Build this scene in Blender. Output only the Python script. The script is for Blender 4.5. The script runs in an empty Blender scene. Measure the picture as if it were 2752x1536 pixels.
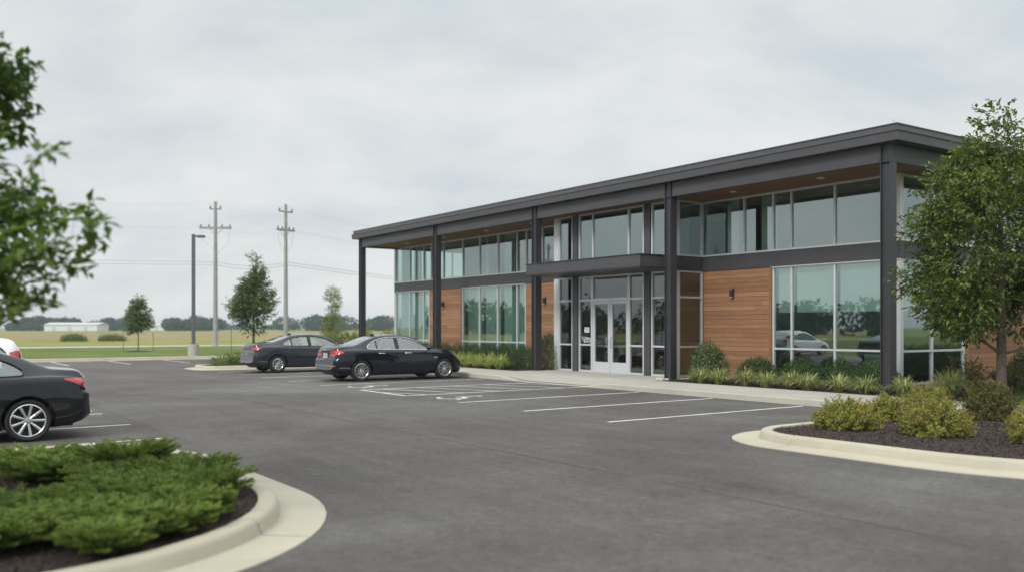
import bpy, bmesh, math, random
import numpy as np
from mathutils import Vector, Matrix
from mathutils.bvhtree import BVHTree
random.seed(7); rng = np.random.default_rng(7)
HAZE = .0004
SC = bpy.context.scene; COL = SC.collection
TH = math.atan2(.5715, .8206)             # the lot and the building are laid out on axes t (towards the building) and s (along it)
CT, ST = math.cos(TH), math.sin(TH)
def W(t, s, z=0.0): return Vector((CT*t - ST*s, ST*t + CT*s, z))

# ------------------------------------------------------------------ materials
class NT:
    def __init__(self, name):
        self.m = bpy.data.materials.new(name); self.m.use_nodes = True
        self.t = self.m.node_tree; self.t.nodes.clear()
        self.out = self.n('ShaderNodeOutputMaterial')
    def n(self, typ, **kw):
        nd = self.t.nodes.new(typ)
        for k, v in kw.items():
            if k.startswith('i_'):
                key = k[2:]; key = int(key) if key.isdigit() else key.replace('_', ' ')
                nd.inputs[key].default_value = v
            else: setattr(nd, k, v)
        return nd
    def l(self, a, b): self.t.links.new(a, b)
    def coord(self, kind='Object', scale=None, rot=None):
        tc = self.n('ShaderNodeTexCoord')
        o = tc.outputs[kind]
        if scale is not None or rot is not None:
            mp = self.n('ShaderNodeMapping')
            if scale is not None: mp.inputs['Scale'].default_value = scale
            if rot is not None: mp.inputs['Rotation'].default_value = rot
            self.l(o, mp.inputs['Vector']); o = mp.outputs[0]
        return o
    def noise(self, vec, scale, detail=4, rough=.55, dist=0):
        nd = self.n('ShaderNodeTexNoise'); nd.inputs['Scale'].default_value = scale
        nd.inputs['Detail'].default_value = detail; nd.inputs['Roughness'].default_value = rough
        nd.inputs['Distortion'].default_value = dist
        if vec is not None: self.l(vec, nd.inputs['Vector'])
        return nd.outputs['Fac']
    def ramp(self, fac, stops):
        r = self.n('ShaderNodeValToRGB'); e = r.color_ramp.elements
        while len(e) < len(stops): e.new(.5)
        for el, (p, c) in zip(e, stops):
            el.position = p
            el.color = (c[0], c[1], c[2], 1) if isinstance(c, (tuple, list)) else (c, c, c, 1)
        self.l(fac, r.inputs[0]); return r.outputs[0]
    def mix(self, a, b, fac, mode='MIX'):
        m = self.n('ShaderNodeMix', data_type='RGBA', blend_type=mode)
        for s, v in ((6, a), (7, b), (0, fac)):
            if hasattr(v, 'links'): self.l(v, m.inputs[s])
            elif s == 0: m.inputs[0].default_value = v
            else: m.inputs[s].default_value = (*v, 1)
        return m.outputs[2]
    def math(self, op, a, b=None):
        m = self.n('ShaderNodeMath', operation=op)
        for i, v in enumerate((a, b)):
            if v is None: continue
            if hasattr(v, 'links'): self.l(v, m.inputs[i])
            else: m.inputs[i].default_value = v
        return m.outputs[0]
    def bump(self, h, strength, dist):
        b = self.n('ShaderNodeBump'); b.inputs['Strength'].default_value = strength
        b.inputs['Distance'].default_value = dist; self.l(h, b.inputs['Height']); return b.outputs[0]
    def pbr(self, col, rough=.6, metal=0, normal=None, **kw):
        p = self.n('ShaderNodeBsdfPrincipled')
        for k, v in (('Base Color', col), ('Roughness', rough), ('Metallic', metal)):
            if hasattr(v, 'links'): self.l(v, p.inputs[k])
            else: p.inputs[k].default_value = (*v, 1) if isinstance(v, tuple) else v
        if normal is not None: self.l(normal, p.inputs['Normal'])
        for k, v in kw.items(): p.inputs[k.replace('_', ' ')].default_value = v
        self.l(p.outputs[0], self.out.inputs[0]); return p

M = {}
def simple(name, col, rough=.5, metal=0, var=.12, nscale=6, bump=0, **kw):
    n = NT(name); c = n.coord()
    f = n.noise(c, nscale, 5, .6)
    a = tuple(max(0, x*(1-var)) for x in col); b = tuple(min(1, x*(1+var)) for x in col)
    cc = n.ramp(f, [(.3, a), (.7, b)])
    nm = n.bump(n.noise(c, nscale*12, 3), bump, .01) if bump else None
    rr = n.math('ADD', n.math('MULTIPLY', f, .12), rough-.06)
    n.pbr(cc, rr, metal, nm, **kw); M[name] = n.m; return n.m

simple('dark_steel', (.058, .057, .064), .48, .0, .10, 1.5)
simple('dark_steel_column', (.034, .034, .040), .42, .0, .10, 1.5)
simple('roof_metal', (.075, .075, .083), .42, .0, .10, 1.2)
simple('aluminium', (.62, .64, .66), .38, .35, .05, 3)
simple('door_aluminium', (.56, .57, .60), .40, .2, .03, 3)
simple('white_paint_line', (.60, .595, .575), .75, 0, .22, 9)
simple('plaster', (.36, .38, .35), .8, 0, .05, 2)
simple('interior_floor', (.07, .066, .06), .6, 0, .1, 2)
simple('interior_wood', (.20, .11, .045), .5, 0, .2, 3)
simple('blind_fabric', (.76, .82, .78), .9, 0, .03, 2)
simple('curtain_fabric', (.58, .67, .61), .9, 0, .05, 2)
simple('lamp_housing', (.02, .02, .022), .45)
simple('downlight_trim', (.75, .74, .70), .4)
simple('galvanised', (.34, .35, .36), .5, .5, .1, 3)
simple('lamp_pole_paint', (.085, .09, .105), .5)
simple('pole_wood', (.27, .27, .268), .9, 0, .15, 2)
simple('insulator', (.16, .16, .17), .35)
simple('wire_black', (.10, .10, .11), .6)
simple('wire_thin', (.45, .46, .48), .6)
simple('bark', (.10, .080, .066), .95, 0, .35, 14, .6)
simple('stake_steel', (.13, .10, .08), .9)
simple('far_building', (.62, .62, .62), .7, 0, .05, .2)
simple('far_roof', (.45, .46, .48), .6, 0, .05, .2)
simple('seam_tar', (.052, .050, .052), .85, 0, .3, 3)
simple('rock', (.48, .45, .40), .9, 0, .3, 8, .5)
simple('rubber', (.012, .012, .013), .75, 0, .2, 20)
simple('rim_alloy', (.58, .59, .61), .26, .85, .03, 3)
simple('rim_dark', (.03, .03, .032), .5, .3)
simple('black_plastic', (.010, .010, .011), .5)
simple('chrome', (.72, .73, .75), .12, 1.0, .02, 3)
simple('plate', (.66, .67, .68), .45)
simple('plate_ink', (.16, .18, .24), .5)
simple('seat_cloth', (.10, .10, .10), .8)
simple('headlamp', (.35, .36, .38), .08, .4)
simple('desk_green', (.42, .55, .46), .6)

def paint(name, col, fleck=.12):
    n = NT(name); c = n.coord(); f = n.noise(c, 2.5, 3)
    n.pbr(n.ramp(f, [(.3, tuple(x*.93 for x in col)), (.7, tuple(x*1.07 for x in col))]), .35, fleck,
          Coat_Weight=.9, Coat_Roughness=.03, Specular_IOR_Level=.12); M[name] = n.m
paint('paint_navy', (.004, .0055, .012)); paint('paint_graphite', (.022, .026, .036)); paint('paint_slate', (.007, .008, .011)); paint('paint_white', (.74, .75, .76), 0)

def taillight():
    n = NT('tail_red'); c = n.coord()
    f = n.noise(c, 14, 2)
    n.pbr(n.ramp(f, [(.35, (.30, .004, .006)), (.65, (.62, .02, .02))]), .12, 0, Coat_Weight=1.0, Coat_Roughness=.02); M['tail_red'] = n.m
taillight()

def glass(name, tint, base, rough=0.0, refl=(.92, .95, .97), wob=.0):
    n = NT(name)
    tr = n.n('ShaderNodeBsdfTransparent'); tr.inputs[0].default_value = (*tint, 1)
    gl = n.n('ShaderNodeBsdfGlossy'); gl.inputs['Color'].default_value = (*refl, 1); gl.inputs['Roughness'].default_value = rough
    if wob:
        nm = n.bump(n.noise(n.coord(), .7, 2), wob, .05); n.l(nm, gl.inputs['Normal'])
    fr = n.n('ShaderNodeFresnel'); fr.inputs[0].default_value = 1.5
    geo = n.n('ShaderNodeNewGeometry')
    f = n.math('ADD', n.math('MULTIPLY', fr.outputs[0], .9), base)
    f = n.math('MINIMUM', f, 1.0)
    mx = n.n('ShaderNodeMixShader'); n.l(f, mx.inputs[0]); n.l(tr.outputs[0], mx.inputs[1]); n.l(gl.outputs[0], mx.inputs[2])
    n.l(mx.outputs[0], n.out.inputs[0]); M[name] = n.m
glass('building_glass', (.72, .87, .82), .28, 0, (.81, .94, .93), .0)
glass('lobby_glass', (.68, .82, .76), .13, 0, (.88, .93, .93), .0)
glass('car_glass', (.60, .74, .72), .16, .0)
glass('car_rear_glass', (.18, .20, .21), .40, .02)

def wood(name, c1, c2, c3, horiz=True, rough=.55):
    n = NT(name); c = n.coord()
    at = n.n('ShaderNodeAttribute', attribute_name='tone')
    mp = n.n('ShaderNodeMapping'); mp.inputs['Scale'].default_value = (1, 1.2, 22); n.l(c, mp.inputs[0])
    add = n.n('ShaderNodeVectorMath', operation='ADD'); n.l(mp.outputs[0], add.inputs[0])
    cb = n.n('ShaderNodeCombineXYZ'); n.l(n.math('MULTIPLY', at.outputs['Fac'], 37), cb.inputs[1]); n.l(cb.outputs[0], add.inputs[1])
    g = n.noise(add.outputs[0], 1.6, 6, .65, .4)
    base = n.ramp(at.outputs['Fac'], [(0, c1), (.5, c2), (1, c3)])
    col = n.mix(base, (1, 1, 1), 0.0)
    dk = n.ramp(g, [(.3, .74), (.7, 1.14)])
    col = n.mix(base, dk, 1.0, 'MULTIPLY')
    n.pbr(col, rough, 0, n.bump(g, .25, .004)); M[name] = n.m
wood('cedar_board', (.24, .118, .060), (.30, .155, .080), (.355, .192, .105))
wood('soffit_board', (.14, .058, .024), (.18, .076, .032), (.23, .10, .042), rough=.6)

def asphalt():
    n = NT('asphalt'); c = n.coord()
    big = n.noise(c, .13, 5, .6, .8); mid = n.noise(c, 1.1, 5, .7); f8 = n.noise(c, 9, 4, .75); fine = n.noise(c, 26, 4, .8); grit = n.noise(c, 150, 2, .8)
    base = n.ramp(big, [(.35, (.088, .074, .073)), (.45, (.112, .100, .094)), (.55, (.126, .120, .109)), (.65, (.156, .152, .137))])
    base = n.mix(base, n.ramp(mid, [(.30, .84), (.70, 1.12)]), 1, 'MULTIPLY')
    base = n.mix(base, n.ramp(f8, [(.30, .74), (.70, 1.22)]), 1, 'MULTIPLY')
    base = n.mix(base, n.ramp(fine, [(.28, .62), (.55, 1.0), (.75, 1.5)]), 1, 'MULTIPLY')
    base = n.mix(base, n.ramp(grit, [(.25, .5), (.58, 1.0), (.76, 2.3)]), 1, 'MULTIPLY')
    # streaks along the drive aisle
    st = n.noise(n.coord('Object', (2.2, .16, 1), (0, 0, -TH)), 1.3, 5, .7)
    base = n.mix(base, n.ramp(st, [(.32, .87), (.68, 1.10)]), 1, 'MULTIPLY')
    # hairline cracks
    v = n.n('ShaderNodeTexVoronoi', feature='DISTANCE_TO_EDGE'); v.inputs['Scale'].default_value = .16
    dv = n.n('ShaderNodeVectorMath', operation='ADD'); cn = n.n('ShaderNodeTexNoise'); cn.inputs['Scale'].default_value = .8; cn.inputs['Detail'].default_value = 6
    n.l(c, cn.inputs[0]); sc = n.n('ShaderNodeVectorMath', operation='SCALE'); sc.inputs['Scale'].default_value = 1.6; n.l(cn.outputs['Color'], sc.inputs[0])
    n.l(c, dv.inputs[0]); n.l(sc.outputs[0], dv.inputs[1]); n.l(dv.outputs[0], v.inputs['Vector'])
    ck = n.math('LESS_THAN', v.outputs['Distance'], .0024)
    mask = n.math('GREATER_THAN', n.noise(c, .23, 2), .48)
    ck = n.math('MULTIPLY', n.math('MULTIPLY', ck, mask), .45)
    base = n.mix(base, (.05, .048, .05), ck)
    # oil spots
    sp = n.ramp(n.noise(c, 1.9, 2, .4), [(.70, 0.0), (.78, .45)])
    base = n.mix(base, (.06, .058, .06), sp)
    h = n.math('ADD', fine, grit)
    n.pbr(base, .82, 0, n.bump(h, .6, .008), Specular_IOR_Level=.3); M['asphalt'] = n.m
asphalt()

def concrete(name, c1, c2, joints=False, stain=.25):
    n = NT(name); c = n.coord()
    b = n.noise(c, .8, 5, .6); f = n.noise(c, 60, 3, .7)
    col = n.ramp(b, [(.3, c1), (.7, c2)])
    col = n.mix(col, n.ramp(f, [(.3, .90), (.7, 1.08)]), 1, 'MULTIPLY')
    sp = n.ramp(n.noise(c, 3.1, 6, .75), [(.58, 0.0), (.80, stain)])
    col = n.mix(col, (.20, .185, .16), sp)
    n.pbr(col, .85, 0, n.bump(f, .25, .003), Specular_IOR_Level=.3); M[name] = n.m
concrete('sidewalk_concrete', (.37, .352, .305), (.44, .425, .375))
concrete('kerb_concrete', (.37, .340, .262), (.45, .42, .335))
concrete('kerb_face_concrete', (.33, .315, .265), (.41, .395, .34))
concrete('road_concrete', (.40, .39, .35), (.47, .46, .42))

def mulch():
    n = NT('mulch'); c = n.coord()
    v = n.n('ShaderNodeTexVoronoi'); v.inputs['Scale'].default_value = 34; n.l(c, v.inputs[0])
    f = n.noise(c, 18, 5, .7)
    col = n.ramp(f, [(.3, (.018, .011, .009)), (.55, (.045, .027, .022)), (.8, (.10, .065, .052))])
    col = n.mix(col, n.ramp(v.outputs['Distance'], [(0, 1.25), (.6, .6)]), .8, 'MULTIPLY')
    n.pbr(col, .95, 0, n.bump(n.math('ADD', v.outputs['Distance'], f), 1.0, .03)); M['mulch'] = n.m
    for nm, a, b in (('bark_chip', (.035, .020, .016), (.14, .09, .072)),):
        n = NT(nm); at = n.n('ShaderNodeAttribute', attribute_name='tone')
        n.pbr(n.ramp(at.outputs['Fac'], [(0, a), (.85, (.075, .047, .038)), (1, b)]), .9); M[nm] = n.m
mulch()

def grassland(name, stops, fine=(.75, 1.2), sc=.25):
    n = NT(name); c = n.coord()
    b = n.noise(n.coord('Object', (1, .35, 1), (0, 0, -TH)), sc, 5, .6); f = n.noise(c, 9, 5, .75)
    col = n.ramp(b, stops)
    col = n.mix(col, n.ramp(f, [(.3, fine[0]), (.7, fine[1])]), 1, 'MULTIPLY')
    n.pbr(col, .95, 0, n.bump(f, .8, .05), Specular_IOR_Level=.1); M[name] = n.m
grassland('lawn', [(.3, (.095, .125, .032)), (.5, (.120, .152, .042)), (.7, (.150, .178, .056))])
grassland('field_tan', [(.25, (.17, .17, .065)), (.5, (.25, .20, .10)), (.75, (.30, .225, .125))], (.82, 1.15), .09)
grassland('field_verge', [(.3, (.16, .19, .055)), (.5, (.22, .225, .075)), (.7, (.27, .24, .10))], (.8, 1.15), .15)
grassland('field_green', [(.3, (.135, .18, .06)), (.7, (.20, .245, .085))], (.9, 1.1), .02)

def foliage(name, stops, trans=.30, rough=.5, spec=.35):
    n = NT(name); at = n.n('ShaderNodeAttribute', attribute_name='tone')
    col = n.ramp(at.outputs['Fac'], stops)
    p = n.n('ShaderNodeBsdfPrincipled'); n.l(col, p.inputs['Base Color']); p.inputs['Roughness'].default_value = rough
    p.inputs['Specular IOR Level'].default_value = spec
    t = n.n('ShaderNodeBsdfTranslucent'); br = n.mix(col, (1.5, 1.6, .9), .6, 'MULTIPLY'); n.l(br, t.inputs[0])
    mx = n.n('ShaderNodeMixShader'); mx.inputs[0].default_value = trans
    n.l(p.outputs[0], mx.inputs[1]); n.l(t.outputs[0], mx.inputs[2]); n.l(mx.outputs[0], n.out.inputs[0]); M[name] = n.m
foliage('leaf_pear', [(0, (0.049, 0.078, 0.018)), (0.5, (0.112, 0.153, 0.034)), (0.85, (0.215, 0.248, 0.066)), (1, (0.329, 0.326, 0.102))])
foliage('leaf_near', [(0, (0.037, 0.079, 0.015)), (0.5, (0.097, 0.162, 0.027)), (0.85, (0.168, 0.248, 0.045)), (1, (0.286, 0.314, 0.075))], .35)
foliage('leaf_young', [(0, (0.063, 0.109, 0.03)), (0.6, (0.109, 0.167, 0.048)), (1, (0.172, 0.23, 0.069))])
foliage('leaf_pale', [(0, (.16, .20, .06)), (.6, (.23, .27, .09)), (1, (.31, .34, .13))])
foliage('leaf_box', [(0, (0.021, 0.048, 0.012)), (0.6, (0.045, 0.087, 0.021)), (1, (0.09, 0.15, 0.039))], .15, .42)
foliage('leaf_holly', [(0, (0.036, 0.066, 0.019)), (0.6, (0.075, 0.128, 0.036)), (0.93, (0.128, 0.18, 0.057)), (1, (0.33, 0.375, 0.225))], .15, .35, .6)
foliage('leaf_spirea', [(0, (0.077, 0.116, 0.021)), (0.38, (0.185, 0.209, 0.037)), (0.62, (0.293, 0.289, 0.063)), (0.74, (0.391, 0.254, 0.086)), (0.86, (0.455, 0.289, 0.138)), (1, (0.673, 0.579, 0.391))], .3)
foliage('leaf_juniper', [(0, (0.059, 0.105, 0.022)), (0.5, (0.124, 0.192, 0.04)), (0.97, (0.237, 0.31, 0.074)), (1, (0.46, 0.198, 0.054))], .2, .6, .2)
foliage('leaf_liriope', [(0, (0.124, 0.176, 0.053)), (0.45, (0.279, 0.324, 0.105)), (0.8, (0.497, 0.486, 0.229)), (1, (0.931, 0.783, 0.632))], .25)
foliage('leaf_forest_grass', [(0, (0.195, 0.247, 0.052)), (0.5, (0.351, 0.403, 0.117)), (1, (0.585, 0.598, 0.247))], .3)
foliage('leaf_olive', [(0, (.06, .065, .014)), (.6, (.11, .105, .025)), (1, (.19, .16, .05))], .2)
foliage('leaf_far', [(0, (.022, .055, .034)), (.6, (.038, .084, .050)), (1, (.062, .115, .062))], .1, .9, .0)
foliage('grass_blade', [(0, (.06, .095, .022)), (.6, (.11, .16, .045)), (1, (.17, .22, .07))], .3)
foliage('weed', [(0, (.08, .11, .03)), (1, (.15, .19, .05))], .2, .9, .1)

def worn():
    n = NT('white_paint_line'); c = n.coord(); f = n.noise(c, 26, 5, .8); g = n.noise(c, 1.7, 3, .6)
    w = n.math('ADD', n.math('MULTIPLY', f, .65), n.math('MULTIPLY', g, .35))
    n.pbr(n.ramp(w, [(.36, (.20, .195, .185)), (.44, (.50, .495, .475)), (.60, (.66, .655, .635))]), .75); M['white_paint_line'] = n.m
worn()
# ------------------------------------------------------------------ objects
ROOT = {}
def tag(o, label=None, cat=None, group=None, kind=None):
    if label: o['label'] = label
    if cat: o['category'] = cat
    if group: o['group'] = group
    if kind: o['kind'] = kind
    return o
def thing(name, label, cat, loc, rz=0.0, group=None):
    o = bpy.data.objects.new(name, None); COL.objects.link(o)
    o.location = loc; o.rotation_euler = (0, 0, rz); o.empty_display_size = .3
    return tag(o, label, cat, group)
def link_mesh(name, me, mat, parent=None, off=None):
    o = bpy.data.objects.new(name, me); COL.objects.link(o)
    if mat is not None: me.materials.append(M[mat] if isinstance(mat, str) else mat)
    if parent is not None: o.parent = parent
    return o
def smooth(me, ang=35):
    me.shade_smooth()
    try: me.set_sharp_from_angle(angle=math.radians(ang))
    except Exception: pass

class MB:
    "collects shapes; coordinates are (t, s, z) for things on the lot axes, or local x, y, z"
    def __init__(self): self.v = []; self.f = []; self.tone = []
    def add(self, vs, fs, tone=.5):
        b = len(self.v); self.v += [tuple(p) for p in vs]; self.f += [tuple(b+i for i in f) for f in fs]; self.tone += [tone]*len(fs)
    def box(self, x0, x1, y0, y1, z0, z1, tone=.5):
        self.add([(x0,y0,z0),(x1,y0,z0),(x1,y1,z0),(x0,y1,z0),(x0,y0,z1),(x1,y0,z1),(x1,y1,z1),(x0,y1,z1)],
                 [(0,3,2,1),(4,5,6,7),(0,1,5,4),(1,2,6,5),(2,3,7,6),(3,0,4,7)], tone)
    def cyl(self, a, b, r0, r1=None, n=16, cap=True):
        a = Vector(a); b = Vector(b); r1 = r0 if r1 is None else r1
        d = (b-a).normalized(); u = d.orthogonal().normalized(); w = d.cross(u)
        vs = [a+(u*math.cos(k*2*math.pi/n)+w*math.sin(k*2*math.pi/n))*r0 for k in range(n)] + [b+(u*math.cos(k*2*math.pi/n)+w*math.sin(k*2*math.pi/n))*r1 for k in range(n)]
        fs = [(k, (k+1)%n, n+(k+1)%n, n+k) for k in range(n)]
        if cap: fs += [tuple(range(n))[::-1], tuple(range(n, 2*n))]
        self.add(vs, fs)
    def tube(self, pts, rad, n=8, cap=True):
        pts = [Vector(p) for p in pts]; rings = []
        rad = rad if isinstance(rad, (list, tuple)) else [rad]*len(pts)
        u = None
        for i, p in enumerate(pts):
            d = (pts[min(i+1, len(pts)-1)]-pts[max(i-1, 0)])
            d = d.normalized() if d.length > 1e-9 else Vector((0,0,1))
            u = d.orthogonal().normalized() if u is None else (u-d*u.dot(d)).normalized()
            w = d.cross(u)
            rings.append([p+(u*math.cos(k*2*math.pi/n)+w*math.sin(k*2*math.pi/n))*rad[i] for k in range(n)])
        vs = [q for r in rings for q in r]; fs = []
        for i in range(len(pts)-1):
            fs += [(i*n+k, i*n+(k+1)%n, (i+1)*n+(k+1)%n, (i+1)*n+k) for k in range(n)]
        if cap: fs += [tuple(range(n))[::-1], tuple((len(pts)-1)*n+k for k in range(n))]
        self.add(vs, fs)
    def lathe(self, prof, n=40, axis='y', closed=False):
        vs = []; fs = []; m = len(prof)
        for k in range(n):
            a = k*2*math.pi/n
            for r, h in prof:
                vs.append((r*math.cos(a), h, r*math.sin(a)) if axis == 'y' else (r*math.cos(a), r*math.sin(a), h))
        for k in range(n):
            for i in range(m if closed else m-1):
                j = (i+1) % m; k2 = (k+1) % n
                fs.append((k*m+i, k*m+j, k2*m+j, k2*m+i))
        self.add(vs, fs)
    def mesh(self, name, off=(0, 0, 0)):
        me = bpy.data.meshes.new(name)
        me.from_pydata([(x-off[0], y-off[1], z-off[2]) for x, y, z in self.v], [], self.f)
        at = me.attributes.new('tone', 'FLOAT', 'FACE'); at.data.foreach_set('value', self.tone)
        me.validate(); me.update(); return me
    def build(self, name, mat, parent=None, off=(0, 0, 0), sm=0, bevel=0):
        me = self.mesh(name, off)
        bm = bmesh.new(); bm.from_mesh(me); bmesh.ops.recalc_face_normals(bm, faces=bm.faces); bm.to_mesh(me); bm.free()
        if sm: smooth(me, sm)
        o = link_mesh(name, me, mat, parent)
        if bevel:
            b = o.modifiers.new('bevel', 'BEVEL'); b.width = bevel; b.segments = 2; b.limit_method = 'ANGLE'
        return o

def struct(name, mb, mat, **kw):
    o = mb.build(name, mat, None, **kw); o['kind'] = 'structure'
    o.rotation_euler = (0, 0, TH); return o
def sheet(name, t0, t1, s0, s1, z, mat):
    mb = MB(); mb.add([(t0,s0,z),(t1,s0,z),(t1,s1,z),(t0,s1,z)], [(0,1,2,3)]); return struct(name, mb, mat)

def rounded(pts, seg=10):
    "pts: (t, s, radius) closed; returns polyline"
    out = []; n = len(pts)
    for i in range(n):
        p = Vector(pts[i][:2]); r = pts[i][2]
        if r <= 0: out.append((p.x, p.y)); continue
        a = (Vector(pts[i-1][:2])-p).normalized(); b = (Vector(pts[(i+1) % n][:2])-p).normalized()
        ang = a.angle(b); d = r/math.tan(ang/2); c = p+(a+b).normalized()*(r/math.sin(ang/2))
        p0 = p+a*d; p1 = p+b*d; v0 = p0-c; v1 = p1-c; tot = v0.angle(v1)
        sgn = 1 if v0.x*v1.y-v0.y*v1.x > 0 else -1
        for k in range(seg+1):
            q = tot*k/seg*sgn; out.append((c.x+v0.x*math.cos(q)-v0.y*math.sin(q), c.y+v0.x*math.sin(q)+v0.y*math.cos(q)))
    return out
def offset_path(path, d, closed=True):
    n = len(path); out = []
    for i in range(n):
        p = Vector(path[i])
        a = Vector(path[i-1]) if (closed or i > 0) else p; b = Vector(path[(i+1) % n]) if (closed or i < n-1) else p
        e1 = (p-a); e2 = (b-p)
        if e1.length < 1e-6: e1 = e2
        if e2.length < 1e-6: e2 = e1
        e1 = e1.normalized(); e2 = e2.normalized()
        n1 = Vector((e1.y, -e1.x)); n2 = Vector((e2.y, -e2.x)); nn = (n1+n2)
        nn = nn/max(.3, nn.length_squared)*2
        out.append((p.x+nn.x*d, p.y+nn.y*d))
    return out
def densify(path, step=.5, closed=True):
    out = []; n = len(path)
    for i in range(n if closed else n-1):
        a = Vector(path[i]); b = Vector(path[(i+1) % n]); k = max(1, int((b-a).length/step))
        for j in range(k): q = a.lerp(b, j/k); out.append((q.x, q.y))
    if not closed: out.append(path[-1])
    return out
def sweep(mb, path, prof, closed=True, zoff=None, gaps=0):
    rings = [offset_path(path, d, closed) for d, z in prof]; n = len(path); m = len(prof)
    vs = []
    for i in range(n):
        for j, (d, z) in enumerate(prof):
            zz = z if zoff is None else zoff(rings[j][i], z)
            vs.append((rings[j][i][0], rings[j][i][1], zz))
    fs = [(i*m+j, i*m+j+1, ((i+1) % n)*m+j+1, ((i+1) % n)*m+j) for i in range(n if closed else n-1) for j in range(m-1)]
    mb.add(vs, fs)
def ngon(mb, path, z): mb.add([(x, y, z) for x, y in path], [tuple(range(len(path)))])

# ------------------------------------------------------------------ ground and paving
sheet('ground', -3000, 3000, -3000, 3500, -.06, 'field_green')
sheet('asphalt_lot', -2.2, 16.62, -45, 49.8, 0, 'asphalt')
sheet('lawn_beyond_lot', -150, 140, 50.0, 77.5, .12, 'lawn')
sheet('lawn_roadside', -150, -2.4, -60, 50.0, .12, 'lawn')
sheet('lawn_beside_building', 18.6, 140, -60, 50.0, .10, 'lawn')
sheet('road', -160, 160, 77.5, 82.5, .10, 'road_concrete')
sheet('field_verge', -260, 260, 82.5, 128, .08, 'field_verge')
sheet('field', -500, 500, 128, 290, .04, 'field_tan')
sheet('side_road', -36, -30, -160, 77.5, .126, 'asphalt')
# kerb round the lot's far and left edges
mb = MB(); path = densify([(16.6, 49.8), (-2.2, 49.8), (-2.2, -45)], 1, False)
sweep(mb, path, [(-.42, .006), (-.01, .012), (.02, .13), (.05, .15), (.17, .15), (.2, .10)], False)
struct('kerb_far_edge', mb, 'kerb_concrete')

def island(name, pts, open_side=None):
    outer = densify(rounded(pts, 16), .35)
    a2 = sum(outer[i][0]*outer[(i+1) % len(outer)][1]-outer[(i+1) % len(outer)][0]*outer[i][1] for i in range(len(outer)))
    if a2 < 0: outer = outer[::-1]
    mb = MB()   # positive offset = outwards for a counter-clockwise path
    sweep(mb, outer, [(.0, -.03), (.0, .012), (-.38, .022), (-.40, .03), (-.425, .11), (-.44, .137), (-.47, .15), (-.575, .15), (-.60, .142), (-.605, .08)])
    k = struct('kerb_'+name, mb, 'kerb_concrete', sm=50)
    mb = MB(); inner = offset_path(outer, -.60)
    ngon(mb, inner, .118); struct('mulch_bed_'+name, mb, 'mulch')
    # joints cut across the kerb
    mb = MB(); L = 0; n = len(outer)
    for i in range(n):
        a = Vector(outer[i]); b = Vector(outer[(i+1) % n]); L += (b-a).length
        if L > 2.9:
            L = 0; e = (b-a).normalized(); nn = Vector((e.y, -e.x)); h = e*.008
            for (d0, z0), (d1, z1) in (((-.0, .0155), (-.40, .0265)), ((-.39, .033), (-.423, .115)), ((-.423, .115), (-.465, .1535)), ((-.465, .1535), (-.595, .1535))):
                p0 = a+nn*d0; p1 = a+nn*d1
                q = .003
                mb.add([(p0.x-h.x+nn.x*q, p0.y-h.y+nn.y*q, z0), (p0.x+h.x+nn.x*q, p0.y+h.y+nn.y*q, z0), (p1.x+h.x+nn.x*q, p1.y+h.y+nn.y*q, z1), (p1.x-h.x+nn.x*q, p1.y-h.y+nn.y*q, z1)], [(0, 1, 2, 3)])
    if mb.v: struct('kerb_joints_'+name, mb, 'rock')
    return inner
NEAR = [(3.6, 5.8, 3.2), (3.6, 13.7, 1.6), (-2.0, 13.7, 0), (-2.0, 5.8, 0)]
RIGHT = [(10.25, 2.6, 3.9), (16.9, 2.6, 0), (16.9, 9.95, 0), (10.25, 9.95, 1.55)]
FAR = [(10.3, 36.1, 1.0), (17.0, 36.1, 0), (17.0, 39.3, 0), (10.3, 39.3, 1.2)]
in_near = island('near_island', NEAR); in_right = island('right_island', RIGHT); in_far = island('far_island', FAR)

# sidewalk in front of the building with a flush ramp at the hatched aisle
def ramp_z(t, s):
    def edge(s):
        if 20.6 <= s <= 23.2: return .012
        if 19.0 < s < 20.6: q = (20.6-s)/1.6
        elif 23.2 < s < 24.8: q = (s-23.2)/1.6
        else: return .15
        q = q*q*(3-2*q); return .012+.138*q
    e = edge(s); k = min(1, max(0, (t-16.6)/1.6)); return e+(.15-e)*k
ss = list(np.arange(-20, 18.5, 1.0))+list(np.arange(18.5, 25.5, .2))+list(np.arange(25.5, 49.9, 1.0)); ss = [float(x) for x in ss]
mb = MB(); ts = [16.78, 17.2, 17.7, 18.2, 18.6]
vs = [(t, s, ramp_z(t, s)) for s in ss for t in ts]; m = len(ts)
mb.add(vs, [(i*m+j, i*m+j+1, (i+1)*m+j+1, (i+1)*m+j) for i in range(len(ss)-1) for j in range(m-1)])
struct('sidewalk', mb, 'sidewalk_concrete')
mb = MB()
for t0, t1, s0, s1 in ((18.6, 20.3, 19.9, 26.45), (18.6, 20.6, 19.45, 19.9)):
    mb.add([(t0,s0,.15),(t1,s0,.15),(t1,s1,.15),(t0,s1,.15)], [(0,1,2,3)])
struct('entry_paving', mb, 'sidewalk_concrete')
mb = MB()
vs = []
for s in ss:
    z = ramp_z(16.6, s); vs += [(16.55, s, -.02), (16.57, s, max(.004, z-.03)), (16.60, s, z), (16.777, s, z+.0)]
mb.add(vs, [(i*4+j, i*4+j+1, (i+1)*4+j+1, (i+1)*4+j) for i in range(len(ss)-1) for j in range(3)])
struct('kerb_sidewalk', mb, 'kerb_face_concrete')
mb = MB()   # tooled joints in the walk
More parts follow.
